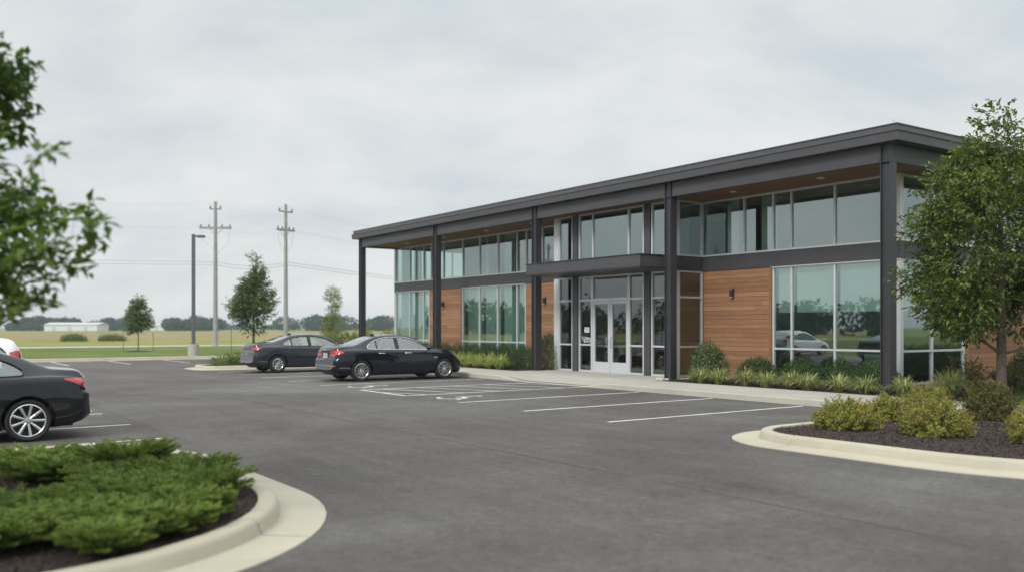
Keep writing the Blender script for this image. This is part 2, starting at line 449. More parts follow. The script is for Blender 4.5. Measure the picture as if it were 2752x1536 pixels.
for s in np.arange(-9.0, 49, 1.55):
    s = float(s)
    for ta, tb in ((16.6, 17.2), (17.2, 17.7), (17.7, 18.2), (18.2, 18.6)):
        mb.add([(ta, s-.006, ramp_z(ta, s)+.003), (tb, s-.006, ramp_z(tb, s)+.003), (tb, s+.006, ramp_z(tb, s)+.003), (ta, s+.006, ramp_z(ta, s)+.003)], [(0,1,2,3)])
    z = ramp_z(16.6, s)
    if z > .05: mb.add([(16.547, s-.006, .0), (16.567, s-.006, z-.03), (16.567, s+.006, z-.03), (16.547, s+.006, .0)], [(0,1,2,3)])
struct('sidewalk_joints', mb, 'rock')
# planting beds against the building
for nm, t0, t1, s0, s1 in (('right', 18.6, 21.5, 10.6, 19.45), ('left', 18.6, 21.5, 26.45, 41.2), ('side', 21.5, 34, 11.7, 13.5)):
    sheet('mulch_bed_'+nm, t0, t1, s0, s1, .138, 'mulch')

# painted lines
def line(name, t0, s0, t1, s1, w=.1, z=.004):
    d = Vector((t1-t0, s1-s0)); n = Vector((-d.y, d.x)).normalized()*w/2; mb = MB()
    k = max(1, int(d.length/.35)); vs = []
    for i in range(k+1):
        p = Vector((t0, s0))+d*i/k; j = 1+random.uniform(-.10, .10)
        vs += [(p.x+n.x*j, p.y+n.y*j, z), (p.x-n.x*j, p.y-n.y*j, z)]
    mb.add(vs, [(2*i, 2*i+1, 2*i+3, 2*i+2) for i in range(k)])
    return struct(name, mb, 'white_paint_line')
for s in (12.45, 15.05, 17.6): line('parking_line', 10.75, s-.03, 16.4, s+.1)
for s in (25.05, 27.5, 29.95, 32.3, 34.6): line('parking_line', 10.6, s, 16.35, s+.05)
line('hatch_border', 10.75, 20.05, 16.55, 20.12, .11); line('hatch_border', 10.75, 22.6, 16.55, 22.66, .11); line('hatch_border', 10.75, 20.05, 10.75, 22.6, .11)
for k in range(-1, 6):
    t0 = 11.35+k*1.12; a, b, c, d = t0, 22.6, t0+1.12, 20.06
    if a < 10.75: q = (10.75-a)/(c-a); a = 10.75; b = 22.6+(d-22.6)*q
    line('hatch_stripe', a, b, c, d, .09, .0075)
for s in (14.5, 16.9, 19.3, 21.7, 24.1, 26.5, 28.9, 31.3): line('parking_line', -1.7, s-.25, 3.63, s)
for t in (1.7, 4.3, 6.95, 9.55, 12.2, 14.8): line('parking_line', t, 44.3, t, 49.2)
def seam_line(name, t, s0, s1, w, seed):
    r_ = random.Random(seed); mb = MB(); vs = []; x = t; k = int((s1-s0)/.25)
    for i in range(k+1):
        x += r_.gauss(0, .006)+(t-x)*.04; ww = w*r_.uniform(.3, 1.3); q = s0+(s1-s0)*i/k; vs += [(x-ww/2, q, .003), (x+ww/2, q, .003)]
    mb.add(vs, [(2*i, 2*i+1, 2*i+3, 2*i+2) for i in range(k)]); struct(name, mb, 'seam_tar')
seam_line('paving_seam', 3.78, 13.9, 46, .018, 1); seam_line('paving_seam', 7.05, 4, 48, .016, 2); seam_line('paving_seam', 10.4, 11, 35, .010, 3)
def wheelchair(t0, s0, k=1.0):
    mb = MB(); z = .004
    def arc(ct, cs, r, a0, a1, w, n=22):
        vs = []
        for i in range(n+1):
            a = math.radians(a0+(a1-a0)*i/n)
            for rr in (r-w/2, r+w/2): vs.append((t0+k*(ct+rr*math.sin(a)), s0+k*(cs+rr*math.cos(a)), z))
        mb.add(vs, [(2*i, 2*i+1, 2*i+3, 2*i+2) for i in range(n)])
    def bar(p, q, w):
        p = Vector(p); q = Vector(q); n = Vector((-(q-p).y, (q-p).x)).normalized()*w/2
        mb.add([(t0+k*(a.x), s0+k*(a.y), z+.0012*len(mb.f)/40) for a in (p+n, q+n, q-n, p-n)], [(0,1,2,3)])
    arc(0, 0, .33, 70, 345, .085); bar((.18, .10), (.72, .12), .11); bar((.30, .10), (.28, -.28), .09); bar((.28, -.26), (-.12, -.44), .10); bar((-.10, -.40), (-.12, -.56), .08)
    arc(.86, .12, .05, 0, 360, .10)
    return struct('wheelchair_symbol', mb, 'white_paint_line')
wheelchair(11.35, 18.85); wheelchair(11.35, 23.9)

# ------------------------------------------------------------------ building
BO = (19.2, 12.1, 0.0)
B = thing('office_building', 'two storey glass and cedar office building with dark steel columns and flat roof', 'building', W(*BO), TH)
def bp(name, mb, mat, parent=None, sm=0, bevel=0):
    if parent is None or parent is B: return mb.build(name, mat, B, BO, sm, bevel)
    return mb.build(name, mat, parent, BO, sm, bevel)
T0, T1, S0, S1 = 19.46, 21.5, 12.5, 41.1
# roof
mb = MB(); mb.box(19.20, 36, 12.12, 41.2, 6.22, 6.36); r = bp('roof', mb, 'roof_metal')
mb = MB(); mb.box(19.14, 36.06, 12.06, 41.26, 5.985, 6.20); bp('fascia', mb, 'dark_steel')
mb = MB(); mb.box(19.115, 36.09, 12.035, 41.285, 6.20, 6.222); bp('drip_edge', mb, 'roof_metal')
mb = MB(); mb.box(19.18, 36.02, 12.10, 41.22, 6.36, 6.385); bp('roof_coping', mb, 'roof_metal')
mb = MB(); mb.cyl((20.3, 12.9, 6.38), (20.3, 12.9, 6.75), .012, .006, 6); bp('lightning_rod', mb, 'galvanised')
# soffit boards
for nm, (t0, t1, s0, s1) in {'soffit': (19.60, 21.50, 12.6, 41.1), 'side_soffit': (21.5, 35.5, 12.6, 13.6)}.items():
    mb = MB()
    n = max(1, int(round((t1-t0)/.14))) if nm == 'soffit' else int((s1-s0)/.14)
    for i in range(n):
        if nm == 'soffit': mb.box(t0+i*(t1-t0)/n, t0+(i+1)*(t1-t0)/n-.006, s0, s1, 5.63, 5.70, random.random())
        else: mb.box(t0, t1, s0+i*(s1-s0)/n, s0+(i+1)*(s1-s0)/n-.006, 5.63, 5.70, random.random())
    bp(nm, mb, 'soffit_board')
mb = MB(); mb.box(19.55, 35.6, 12.55, 41.1, 5.71, 5.98); bp('roof_deck', mb, 'dark_steel')
for s in (15.1, 18.1, 21.6, 24.6, 28.0, 31.2, 34.6, 38.0):
    mb = MB(); mb.cyl((20.45, s, 5.632), (20.45, s, 5.612), .10, .10, 20); dl = bp('downlight', mb, 'downlight_trim')
    mb = MB(); mb.cyl((20.45, s, 5.611), (20.45, s, 5.606), .07, .07, 16); bp('lens', mb, 'aluminium', dl)
# beams (channel face) between columns
colS = (12.5, 19.65, 26.4, 33.5, 40.75)
def ibeam_s(t, s0, s1, z0, z1):
    mb = MB(); mb.box(t-.012, t+.012, s0, s1, z0+.03, z1-.03)
    mb.box(t-.10, t+.10, s0, s1, z0, z0+.028); mb.box(t-.10, t+.10, s0, s1, z1-.028, z1); return mb
for a, b in zip(colS[:-1], colS[1:]):
    mb = MB(); mb.box(19.37, 19.50, a+.16, b-.16, 5.585, 5.975); mb.box(19.345, 19.52, a+.16, b-.16, 5.562, 5.584); bp('beam', mb, 'dark_steel')
mb = MB(); mb.box(19.6, 27.2, 12.41, 12.54, 5.585, 5.975); mb.box(27.55, 35.5, 12.41, 12.54, 5.585, 5.975); mb.box(19.6, 35.5, 12.385, 12.56, 5.562, 5.584); bp('beam', mb, 'dark_steel')
mb = MB(); mb.box(19.6, 35.5, 40.70, 40.83, 5.585, 5.975); mb.box(19.6, 35.5, 40.68, 40.85, 5.562, 5.584); bp('beam', mb, 'dark_steel')
# columns: wide flange sections, flanges facing along the facade
def column(t, s):
    h = .13; mb = MB()
    mb.box(t-h, t+h, s-h, s-h+.022, .12, 5.98); mb.box(t-h, t+h, s+h-.022, s+h, .12, 5.98); mb.box(t-.075, t+.01, s-h+.022, s+h-.022, .12, 5.98)
    for z in (5.55, 3.42):
        if z > 4: mb.box(t-h-.006, t+h+.006, s-h-.006, s+h+.006, z, z+.018)
    mb.box(t-.2, t+.2, s-.2, s+.2, .12, .152)
    return bp('column', mb, 'dark_steel_column')
for s in colS: column(T0, s)
column(27.4, 12.5); column(35.3, 12.5); column(27.4, 40.75); column(35.3, 40.75)
# spandrel bands
mb = MB(); mb.box(21.42, 21.62, 26.42, 41.15, 3.45, 3.90); bp('spandrel', mb, 'dark_steel')
mb = MB(); mb.box(21.42, 21.62, 13.42, 20.28, 3.45, 3.90); bp('spandrel', mb, 'dark_steel')
mb = MB(); mb.box(21.63, 35.4, 13.42, 13.62, 3.45, 3.90); bp('spandrel', mb, 'dark_steel')
mb = MB(); mb.box(20.22, 21.415, 20.20, 20.32, 3.45, 3.90); mb.box(20.22, 20.42, 20.33, 26.40, 3.45, 3.90); bp('spandrel', mb, 'dark_steel')
# entry canopy
mb = MB(); mb.box(18.6, 20.215, 20.05, 25.85, 3.50, 3.86); bp('canopy', mb, 'dark_steel')
mb = MB(); mb.box(18.57, 20.216, 20.02, 25.88, 3.86, 3.885); mb.box(18.57, 20.216, 20.02, 25.88, 3.455, 3.475); bp('canopy_trim', mb, 'dark_steel_column')
mb = MB()
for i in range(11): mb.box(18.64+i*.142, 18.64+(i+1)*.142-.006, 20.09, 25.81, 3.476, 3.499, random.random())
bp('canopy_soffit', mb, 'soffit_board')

# wall planes: along s at fixed t ('t') or along t at fixed s ('s'), outside on the low side
def wbox(mb, axis, c, a0, a1, z0, z1, d0, d1, tone=.5):
    if a1 < a0: a0, a1 = a1, a0
    if axis == 't': mb.box(c+d0, c+d1, a0, a1, z0, z1, tone)
    else: mb.box(a0, a1, c+d0, c+d1, z0, z1, tone)
def window(axis, c, cuts, rows, mw=.055, name='window', mat='building_glass', d=.09, fmat='aluminium', ends=(True, True)):
    mb = MB(); z0, z1 = rows[0], rows[-1]; a0, a1 = cuts[0], cuts[-1]
    for i, a in enumerate(cuts):
        h = mw/2; lo, hi = a-h, a+h
        if i == 0: lo, hi = a, a+mw
        if i == len(cuts)-1: lo, hi = a-mw, a
        wbox(mb, axis, c, lo, hi, z0, z1, -d/2, d/2)
    for j, z in enumerate(rows):
        h = mw/2; lo, hi = z-h, z+h
        if j == 0: lo, hi = z, z+mw
        if j == len(rows)-1: lo, hi = z-mw, z
        for i in range(len(cuts)-1):
            p = cuts[i]+(mw if i == 0 else mw/2); q = cuts[i+1]-(mw if i == len(cuts)-2 else mw/2)
            wbox(mb, axis, c, p, q, lo, hi, -d/2+.004, d/2-.004)
    fr = bp(name, mb, fmat)
    mb = MB()
    for i in range(len(cuts)-1):
        for j in range(len(rows)-1):
            p = cuts[i]+.01; q = cuts[i+1]-.01; u, v = rows[j]+.01, rows[j+1]-.01
            e = [random.uniform(-.0025, .0025) for _ in range(3)]
            if axis == 't': mb.add([(c+e[0], p, u), (c-e[0], q, u), (c-e[0]+e[1], q, v), (c+e[0]+e[1], p, v)], [(0, 3, 2, 1)])
            else: mb.add([(p, c+e[0], u), (q, c-e[0], u), (q, c-e[0]+e[1], v), (p, c+e[0]+e[1], v)], [(0, 1, 2, 3)])
    me = mb.mesh('pane', BO); g = link_mesh('pane', me, mat, fr)
    return fr
G0, G1, U0, U1 = .20, 3.45, 3.90, 5.63
up = window('t', 21.5, [41.08-i for i in (0,)][::-1] and sorted([41.1, 39.58, 38.22, 37.5, 36.36, 34.67, 33.29, 31.87, 30.47, 29.82, 28.72, 27.5, 26.42]), [U0, U1])
window('t', 21.5, sorted([41.1, 39.62, 38.25, 37.65]), [G0, 1.08, G1])
window('t', 21.5, sorted([34.72, 33.31, 31.90, 30.47, 29.84]), [G0, 1.08, G1])
window('t', 21.5, sorted([20.30, 18.57, 17.48, 16.84, 15.40, 13.52]), [U0, U1])
window('t', 21.5, sorted([17.50, 16.83, 15.40, 13.52]), [G0, 1.08, G1])
window('s', 13.5, [21.56, 22.96, 24.55, 26.2, 27.9], [U0, U1])
window('s', 13.5, [21.56, 22.96, 24.55], [G0, 1.08, G1])
# left end wall windows, seen edge on
window('s', 41.1, [21.56, 23.2, 24.8], [G0, 1.08, G1]); window('s', 41.1, [21.56, 23.2, 24.8, 26.4], [U0, U1])
# entry: storefront between dark posts
window('t', 20.3, [25.33, 26.12], [.16, 1.09, 2.63, 3.45], mat='lobby_glass')
window('t', 20.3, [24.26, 24.98], [.16, 1.09, 2.63, 3.45], mat='lobby_glass')
window('t', 20.3, [21.66, 22.38], [.16, 1.09, 2.63, 3.45], mat='lobby_glass')
window('t', 20.3, [20.40, 21.32], [.16, 1.09, 2.63, 3.45], mat='lobby_glass')
window('t', 20.3, [22.39, 24.25], [2.63, 3.45], mat='lobby_glass')
window('t', 20.3, [25.33, 26.12], [U0, U1]); window('t', 20.3, [21.66, 22.40, 24.22, 24.98], [U0, U1]); window('t', 20.3, [20.40, 21.32], [U0, U1])
window('s', 20.26, [20.37, 21.44], [.16, 1.09, 2.63, 3.45], mat='lobby_glass'); window('s', 20.26, [20.37, 21.44], [U0, U1])
for a, b in ((24.99, 25.32), (21.33, 21.65)):
    mb = MB(); wbox(mb, 't', 20.3, a+.02, b-.02, .15, 3.45, -.075, .08); wbox(mb, 't', 20.3, a+.02, b-.02, 3.90, 5.63, -.075, .08); bp('entry_post', mb, 'dark_steel')
for z0, z1 in ((.15, 3.45), (3.90, 5.63)):
    for q in ((20.25, 20.36, 20.22, 20.395), (20.25, 20.36, 26.125, 26.40), (20.361, 21.5, 26.33, 26.395), (21.44, 21.56, 41.11, 41.2), (21.44, 21.555, 13.44, 13.515)):
        mb = MB(); mb.box(*q, z0, z1); bp('corner_mullion', mb, 'aluminium')
for q in ((21.40, 21.46, 26.42, 41.18, 3.90, 3.935), (21.40, 21.46, 13.41, 20.27, 3.90, 3.935), (21.47, 35.4, 13.40, 13.455, 3.90, 3.935), (21.405, 21.45, 37.66, 41.18, 3.425, 3.449), (21.405, 21.45, 29.86, 34.7, 3.425, 3.449), (21.405, 21.45, 13.42, 17.5, 3.425, 3.449)):
    mb = MB(); mb.box(*q); bp('sill_flashing', mb, 'aluminium')
# double door
for a0, a1, hs in ((22.42, 23.31, 23.22), (23.33, 24.22, 23.42)):
    mb = MB(); w = .10
    wbox(mb, 't', 20.3, a0, a0+w, .17, 2.60, -.035, .035); wbox(mb, 't', 20.3, a1-w, a1, .17, 2.60, -.035, .035)
    wbox(mb, 't', 20.3, a0+w, a1-w, 2.48, 2.60, -.033, .033); wbox(mb, 't', 20.3, a0+w, a1-w, .17, .52, -.033, .033)
    dr = bp('door', mb, 'door_aluminium', bevel=.004)
    mb = MB(); mb.add([(20.3, a0+w-.01, .51), (20.3, a1-w+.01, .51), (20.3, a1-w+.01, 2.49), (20.3, a0+w-.01, 2.49)], [(0, 3, 2, 1)])
    link_mesh('door_glass', mb.mesh('door_glass', BO), 'lobby_glass', dr)
    mb = MB(); mb.tube([(20.262, hs, 1.02), (20.19, hs, 1.02), (20.18, hs, 1.05), (20.18, hs, 1.32), (20.19, hs, 1.35), (20.262, hs, 1.35)], .013, 8); bp('handle', mb, 'chrome', dr, sm=60)
    mb = MB(); mb.box(20.36, 20.39, a0+w, a1-w, 1.03, 1.10); bp('push_bar', mb, 'aluminium', dr)
mb = MB(); wbox(mb, 't', 20.3, 22.385, 22.415, .16, 2.63, -.044, .044); wbox(mb, 't', 20.3, 24.225, 24.255, .16, 2.63, -.044, .044); wbox(mb, 't', 20.3, 22.416, 24.224, 2.605, 2.628, -.044, .044); wbox(mb, 't', 20.3, 22.38, 24.26, .152, .168, -.06, .06); bp('door_frame', mb, 'aluminium')
mb = MB(); mb.box(20.27, 20.276, 24.42, 24.68, 1.52, 1.70); n = bp('notice', mb, 'plate')
mb = MB()
for k, (a, b) in enumerate(((24.44, 24.66), (24.46, 24.64), (24.45, 24.60))): mb.box(20.266, 20.2695, a, b, 1.66-k*.045, 1.675-k*.045)
bp('lettering', mb, 'plate_ink', n)
# cedar walls, each board its own strip
def cedar(axis, c, a0, a1, z0, z1, trim=None):
    mb = MB(); h = .137; z = z0; i = 0
    while z < z1-.01:
        zt = min(z+h-.007, z1); t = random.random(); k = a0; 
        cutp = sorted([a0, a1]+[a0+(a1-a0)*random.random() for _ in range(1 if (a1-a0) > 2 and random.random() < .7 else 0)])
        for p, q in zip(cutp[:-1], cutp[1:]):
            wbox(mb, axis, c, p, q-.002, z, zt, -.03+random.uniform(-.002, .002), .02, random.random())
        z += h
    p = bp('cedar_wall', mb, 'cedar_board')
    mb = MB(); wbox(mb, axis, c, a0, a1, z0-.04, z1, .021, .06); bp('sheathing', mb, 'black_plastic', p)
    return p
ZC = 3.449
cedar('t', 21.48, 34.86, 37.62, .16, ZC); cedar('t', 21.48, 26.42, 29.80, .16, ZC); cedar('t', 21.48, 17.62, 20.20, .16, ZC); cedar('s', 13.48, 24.72, 35.4, .16, ZC)
for q in (('t', 21.48, 34.735, 34.855, .16, ZC, -.05, .05, .15), ('t', 21.48, 17.515, 17.615, .16, ZC, -.05, .05, .15), ('s', 13.48, 24.565, 24.71, .16, ZC, -.05, .05, .6)):
    mb = MB(); wbox(mb, *q); bp('cedar_trim', mb, 'cedar_board')
mb = MB()
mb.box(27.93, 35.4, 13.45, 13.6, 3.90, 5.63); bp('upper_side_wall', mb, 'dark_steel')
mb = MB(); mb.box(35.4, 35.55, 13.45, 41.15, .12, 5.7); mb.box(24.83, 35.39, 41.05, 41.15, .12, 3.45); mb.box(26.43, 35.39, 41.05, 41.15, 3.45, 5.7); mb.box(21.63, 24.82, 41.05, 41.15, 3.45, 3.9); mb.box(24.83, 26.42, 41.05, 41.15, 3.45, 3.9); bp('rear_wall', mb, 'dark_steel')
mb = MB(); mb.box(21.40, 35.5, 13.42, 41.15, .06, .158); mb.box(20.24, 21.395, 20.22, 26.4, .06, .158); bp('plinth', mb, 'sidewalk_concrete')
# wall lanterns
for s in (36.30, 28.50, 18.98):
    mb = MB(); mb.box(21.32, 21.44, s-.055, s+.055, 2.62, 2.84); l = bp('wall_lamp', mb, 'lamp_housing', bevel=.02)
    mb = MB(); mb.box(21.435, 21.449, s-.045, s+.045, 2.58, 2.88); bp('backplate', mb, 'lamp_housing', l)
    mb = MB(); mb.box(21.34, 21.42, s-.04, s+.04, 2.605, 2.619); bp('lens', mb, 'downlight_trim', l)
# interiors
mb = MB(); mb.box(21.6, 35.3, 13.7, 41.0, .16, .18); mb.box(20.4, 21.6, 20.4, 26.3, .16, .18); bp('interior_floor', mb, 'interior_floor')
mb = MB(); mb.box(21.63, 35.3, 13.7, 41.0, 3.46, 3.89); mb.box(21.63, 35.3, 13.7, 41.0, 5.64, 5.70); mb.box(20.43, 21.62, 20.4, 26.3, 3.46, 3.89); bp('ceiling_slab', mb, 'plaster')
mb = MB(); mb.box(27.0, 27.1, 13.7, 41.0, .18, 3.45); mb.box(25.5, 25.6, 13.7, 41.0, 3.9, 5.63)
for s in (20.35, 26.6, 33.4, 37.0): mb.box(21.7, 27.0, s, s+.1, .18, 3.45)
for s in (17.9, 20.35, 24.0, 30.0, 35.2): mb.box(21.9, 25.4, s, s+.1, 3.9, 5.63)
bp('partition', mb, 'plaster')
mb = MB(); mb.box(23.6, 23.7, 21.2, 23.4, .18, 3.0); mb.box(23.5, 23.6, 24.2, 26.0, .18, 3.4); mb.box(22.5, 23.2, 20.9, 22.6, .18, 1.2); bp('lobby_panelling', mb, 'interior_wood')
def drape(name, mat, t, a0, a1, z0, z1, wave=.0, n=1):
    mb = MB(); k = max(2, int((a1-a0)/.04)) if wave else 2
    vs = []
    for i in range(k+1):
        a = a0+(a1-a0)*i/k; tt = t+wave*math.sin(i*1.1)
        vs += [(tt, a, z0), (tt, a, z1)]
    mb.add(vs, [(2*i, 2*i+1, 2*i+3, 2*i+2) for i in range(k)]); return bp(name, mb, mat)
for a0, a1 in ((13.62, 15.36), (15.44, 16.79), (16.87, 17.44)): drape('roller_blind', 'blind_fabric', 21.66, a0, a1, 2.12, 3.40)
for a0, a1 in ((29.9, 31.75), (32.0, 33.15), (33.35, 34.62), (37.72, 38.2), (38.4, 39.5), (39.7, 40.95)): drape('curtain', 'curtain_fabric', 21.72, a0, a1, .22, 3.42, .012)
for a0, a1 in ((19.0, 19.45), (17.55, 18.15), (31.0, 31.8), (33.0, 33.28), (38.9, 39.5), (40.0, 41.0)): drape('curtain', 'curtain_fabric', 21.75, a0, a1, 3.92, 5.6, .02)
mb = MB(); mb.add([(21.62, 13.66, 2.12), (23.0, 13.66, 2.12), (23.0, 13.66, 3.4), (21.62, 13.66, 3.4)], [(0,1,2,3)]); bp('roller_blind', mb, 'blind_fabric')
mb = MB(); mb.box(21.85, 21.9, 13.9, 14.75, .18, .98); bp('desk_screen', mb, 'desk_green')
mb = MB(); mb.box(22.6, 23.4, 14.2, 16.9, .85, .90); mb.box(22.7, 22.75, 14.3, 14.35, .18, .85); mb.box(22.7, 22.75, 16.8, 16.85, .18, .85); mb.box(22.3, 22.8, 15.2, 15.7, .6, 1.15); bp('desk', mb, 'seat_cloth')

# ------------------------------------------------------------------ foliage tools
def unit(a): return a/np.maximum(1e-9, np.linalg.norm(a, axis=1, keepdims=True))
def rand_dirs(n): return unit(rng.normal(size=(n, 3)))
def leaf_mesh(name, C, D, N, L, Wd, tone, droop=.15, fold=.2):
    n = len(C); L = np.broadcast_to(np.asarray(L, float).reshape(-1, 1), (n, 1)); Wd = np.broadcast_to(np.asarray(Wd, float).reshape(-1, 1), (n, 1))
    D = unit(D); S_ = unit(np.cross(D, N)); N = np.cross(S_, D)
    m = C+D*L*.42; e = C+D*L-N*L*droop
    l = m+S_*Wd/2+N*Wd*fold; r = m-S_*Wd/2+N*Wd*fold
    V = np.stack([C, r, e, l], 1).reshape(-1, 3).astype(np.float32)
    idx = np.arange(n)[:, None]*4
    F = np.concatenate([idx+[0, 1, 2], idx+[0, 2, 3]], 1).reshape(-1).astype(np.int32)
    me = bpy.data.meshes.new(name); me.vertices.add(n*4); me.vertices.foreach_set('co', V.ravel())
    me.loops.add(n*6); me.loops.foreach_set('vertex_index', F)
    me.polygons.add(n*2); me.polygons.foreach_set('loop_start', np.arange(0, n*6, 3, dtype=np.int32)); 
    me.update(calc_edges=True)
    at = me.attributes.new('tone', 'FLOAT', 'FACE'); at.data.foreach_set('value', np.repeat(tone, 2).astype(np.float32))
    return me
def twig_leaves(P, Dr, K, spacing, leaf, spread=.9, hang=.3, clump_tone=None):
    "K leaves along each twig"
    n = len(P); j = np.arange(K)[None, :, None]
    Dr = unit(Dr); sag = np.array([0, 0, -1.0])
    pos = P[:, None, :]+Dr[:, None, :]*j*spacing+sag*(j*spacing)**2*.5
    pos = pos.reshape(-1, 3)+rng.normal(size=(n*K, 3))*spacing*.25
    d = np.repeat(Dr, K, 0)+rand_dirs(n*K)*spread+sag*hang
    nn = np.array([0, 0, 1.0])+rand_dirs(n*K)*.55
    tone = np.clip(rng.beta(2, 2.4, n*K)*.75+(np.repeat(clump_tone, K) if clump_tone is not None else .1), 0, 1)
    L = leaf*rng.uniform(.65, 1.2, n*K)
    return pos, d, nn, L, tone
def tree(name, label, t, s, z, height, prof, trunk_r, lobes_n, lobe_r, twigs, K, leaf, mat='leaf_pear', fork=.28, group=None, cat='tree', lobes=None, seed=1, lean=0, spacing=.05):
    global rng
    rng = np.random.default_rng(seed); rnd = random.Random(seed)
    root = thing(name, label, cat, W(t, s, z), 0, group)
    zs = [p[0] for p in prof]; rs = [p[1] for p in prof]
    if lobes is None:
        lobes = []
        tries = 0
        while len(lobes) < lobes_n and tries < 5000:
            tries += 1
            zz = rnd.uniform(zs[0], zs[-1]); R = float(np.interp(zz, zs, rs))
            if rnd.random() > (R/max(rs))**1.2+.08: continue
            lr = lobe_r*rnd.uniform(.50, 1.35)*(.55+.45*R/max(rs)); rad = max(0, R*rnd.uniform(.88, 1.1)-lr*.75)*rnd.uniform(.35, 1.0)**.5; a = rnd.uniform(0, 2*math.pi)
            lobes.append((rad*math.cos(a), rad*math.sin(a), zz, lr))
    mb = MB(); top = zs[-1]*.9
    tp = [(rnd.uniform(-.02, .02)*k, rnd.uniform(-.02, .02)*k, height_k) for k, height_k in ((0, -.05), (1, top*.25), (2, top*.5), (3, top*.75), (3, top))]
    mb.tube(tp, [trunk_r*1.15, trunk_r*.92, trunk_r*.68, trunk_r*.4, trunk_r*.12], 12)
    tr = mb.build('trunk', 'bark', root, sm=60)
    mb = MB()
    anchors = [max(lobes, key=lambda q: q[2])]
    while len(anchors) < min(9, len(lobes)):   # limbs spread through the crown; the rest of the wood forks off them
        anchors.append(max(lobes, key=lambda q: min((q[0]-w_[0])**2+(q[1]-w_[1])**2+(q[2]-w_[2])**2 for w_ in anchors)))
    limbs = []
    for (x, y, zz, lr) in anchors:
        rr = math.hypot(x, y); z0 = min(max(zs[0]*.8, zz-rr*1.0-.25), top*.85); z0 = min(z0, zz-.05)
        a = Vector((0, 0, z0)); b = Vector((x, y, zz)); pts = [a.lerp(b, q/6)+Vector((rnd.gauss(0, .025), rnd.gauss(0, .025), -.10*rr*math.sin(math.pi*q/6)))*(0 if q in (0, 6) else 1) for q in range(7)]
        r0 = trunk_r*.34*(.45+.55*min(1, rr)); mb.tube(pts, [r0*(1-.85*q/6) for q in range(7)], 7); limbs.append((pts, r0))
    for (x, y, zz, lr) in lobes:
        b = Vector((x, y, zz)); p_, r_ = min(((p, r0*(1-.85*q/6)) for pts, r0 in limbs for q, p in enumerate(pts) if q > 0), key=lambda w_: (w_[0]-b).length+.35*max(0, w_[0].z-b.z))
        mid = (p_+b)/2+Vector((rnd.gauss(0, .04), rnd.gauss(0, .04), .03)); rr_ = min(r_*.6, .014)
        mb.tube([p_, mid, b], [rr_, rr_*.7, rr_*.35], 5)
        for q in range(3):
            e = b+Vector((rnd.gauss(0, 1), rnd.gauss(0, 1), rnd.gauss(.3, 1))).normalized()*lr*.85
            mb.tube([b, (b+e)/2+Vector((0, 0, .015)), e], [rr_*.35, rr_*.25, rr_*.12], 4)
    mb.build('branches', 'bark', root, sm=60)
    P = []; Dd = []; Tn = []
    for (x, y, zz, lr) in lobes:
        n = max(6, int(twigs*(lr/lobe_r)**2)); u = rand_dirs(n); u[:, 2] = u[:, 2]*.85+.12
        f = rng.uniform(.25, 1.0, n)**.6
        p = np.array([x, y, zz])+u*(lr*f)[:, None]*np.array([1, 1, .85]); P.append(p)
        out = unit(np.array([[x, y, 0.0]])+1e-4)
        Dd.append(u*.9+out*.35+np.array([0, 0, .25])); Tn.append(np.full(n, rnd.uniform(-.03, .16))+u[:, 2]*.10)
    P = np.concatenate(P); Dd = np.concatenate(Dd); Tn = np.concatenate(Tn)
    pos, d, nn, L, tone = twig_leaves(P, Dd, K, spacing, leaf, clump_tone=Tn)
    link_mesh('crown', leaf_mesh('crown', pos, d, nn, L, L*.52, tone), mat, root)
    return root
def bush(name, label, cat, t, s, z, rx, ry, h, n, leaf, mat, group=None, seed=1, lumpy=.2, ratio=.55, up=.3, flat=.0, shaggy=0.0, sprigs=0):
    global rng
    rng = np.random.default_rng(seed)
    root = thing(name, label, cat, W(t, s, z), TH, group)
    u = rand_dirs(n); u[:, 2] = np.abs(u[:, 2])
    k = rng.normal(size=(9, 3)); k = k/np.linalg.norm(k, axis=1, keepdims=True); k[:, 2] = np.abs(k[:, 2])
    lump = 1+lumpy*(np.max(u@k.T, axis=1)-.75)*1.6+rng.normal(size=n)*lumpy*.12
    f = rng.uniform(.35, 1, n)**.4*lump
    p = u*f[:, None]*np.array([rx, ry, h]); p[:, 2] = np.maximum(p[:, 2], .02)
    p += rng.normal(size=(n, 3))*shaggy
    if sprigs:
        tp = rand_dirs(sprigs); tp[:, 2] = np.abs(tp[:, 2])*.95+.03; tp = unit(tp); tr_ = rng.uniform(.72, 1.12, sprigs)*(1+lumpy*(np.max(tp@k.T, axis=1)-.8))
        i_ = rng.integers(0, sprigs, n); q_ = rng.uniform(.30, 1.0, n)**.55
        p = tp[i_]*(tr_[i_]*q_)[:, None]*np.array([rx, ry, h])+rng.normal(size=(n, 3))*(min(rx, ry)*.085*(1.25-q_))[:, None]; p[:, 2] = np.maximum(p[:, 2], .02); u = unit(p/np.array([rx, ry, h])); lump = tr_[i_]*q_+.25
    d = u*.6+rand_dirs(n)*.8+np.array([0, 0, up]); nn = u+rand_dirs(n)*.5
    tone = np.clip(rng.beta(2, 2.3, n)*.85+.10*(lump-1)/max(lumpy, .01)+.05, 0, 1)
    L = leaf*rng.uniform(.6, 1.25, n)
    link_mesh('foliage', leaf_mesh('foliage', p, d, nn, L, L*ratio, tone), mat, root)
    mb = MB(); r_ = random.Random(seed)
    for i in range(14):
        a = r_.uniform(0, 6.28); q = r_.uniform(.3, .85); e = (rx*q*math.cos(a), ry*q*math.sin(a), h*r_.uniform(.45, .8))
        mb.tube([(0, 0, -.02), (e[0]*.4, e[1]*.4, e[2]*.6), e], [.012, .009, .004], 5)
    mb.build('stems', 'bark', root)
    return root
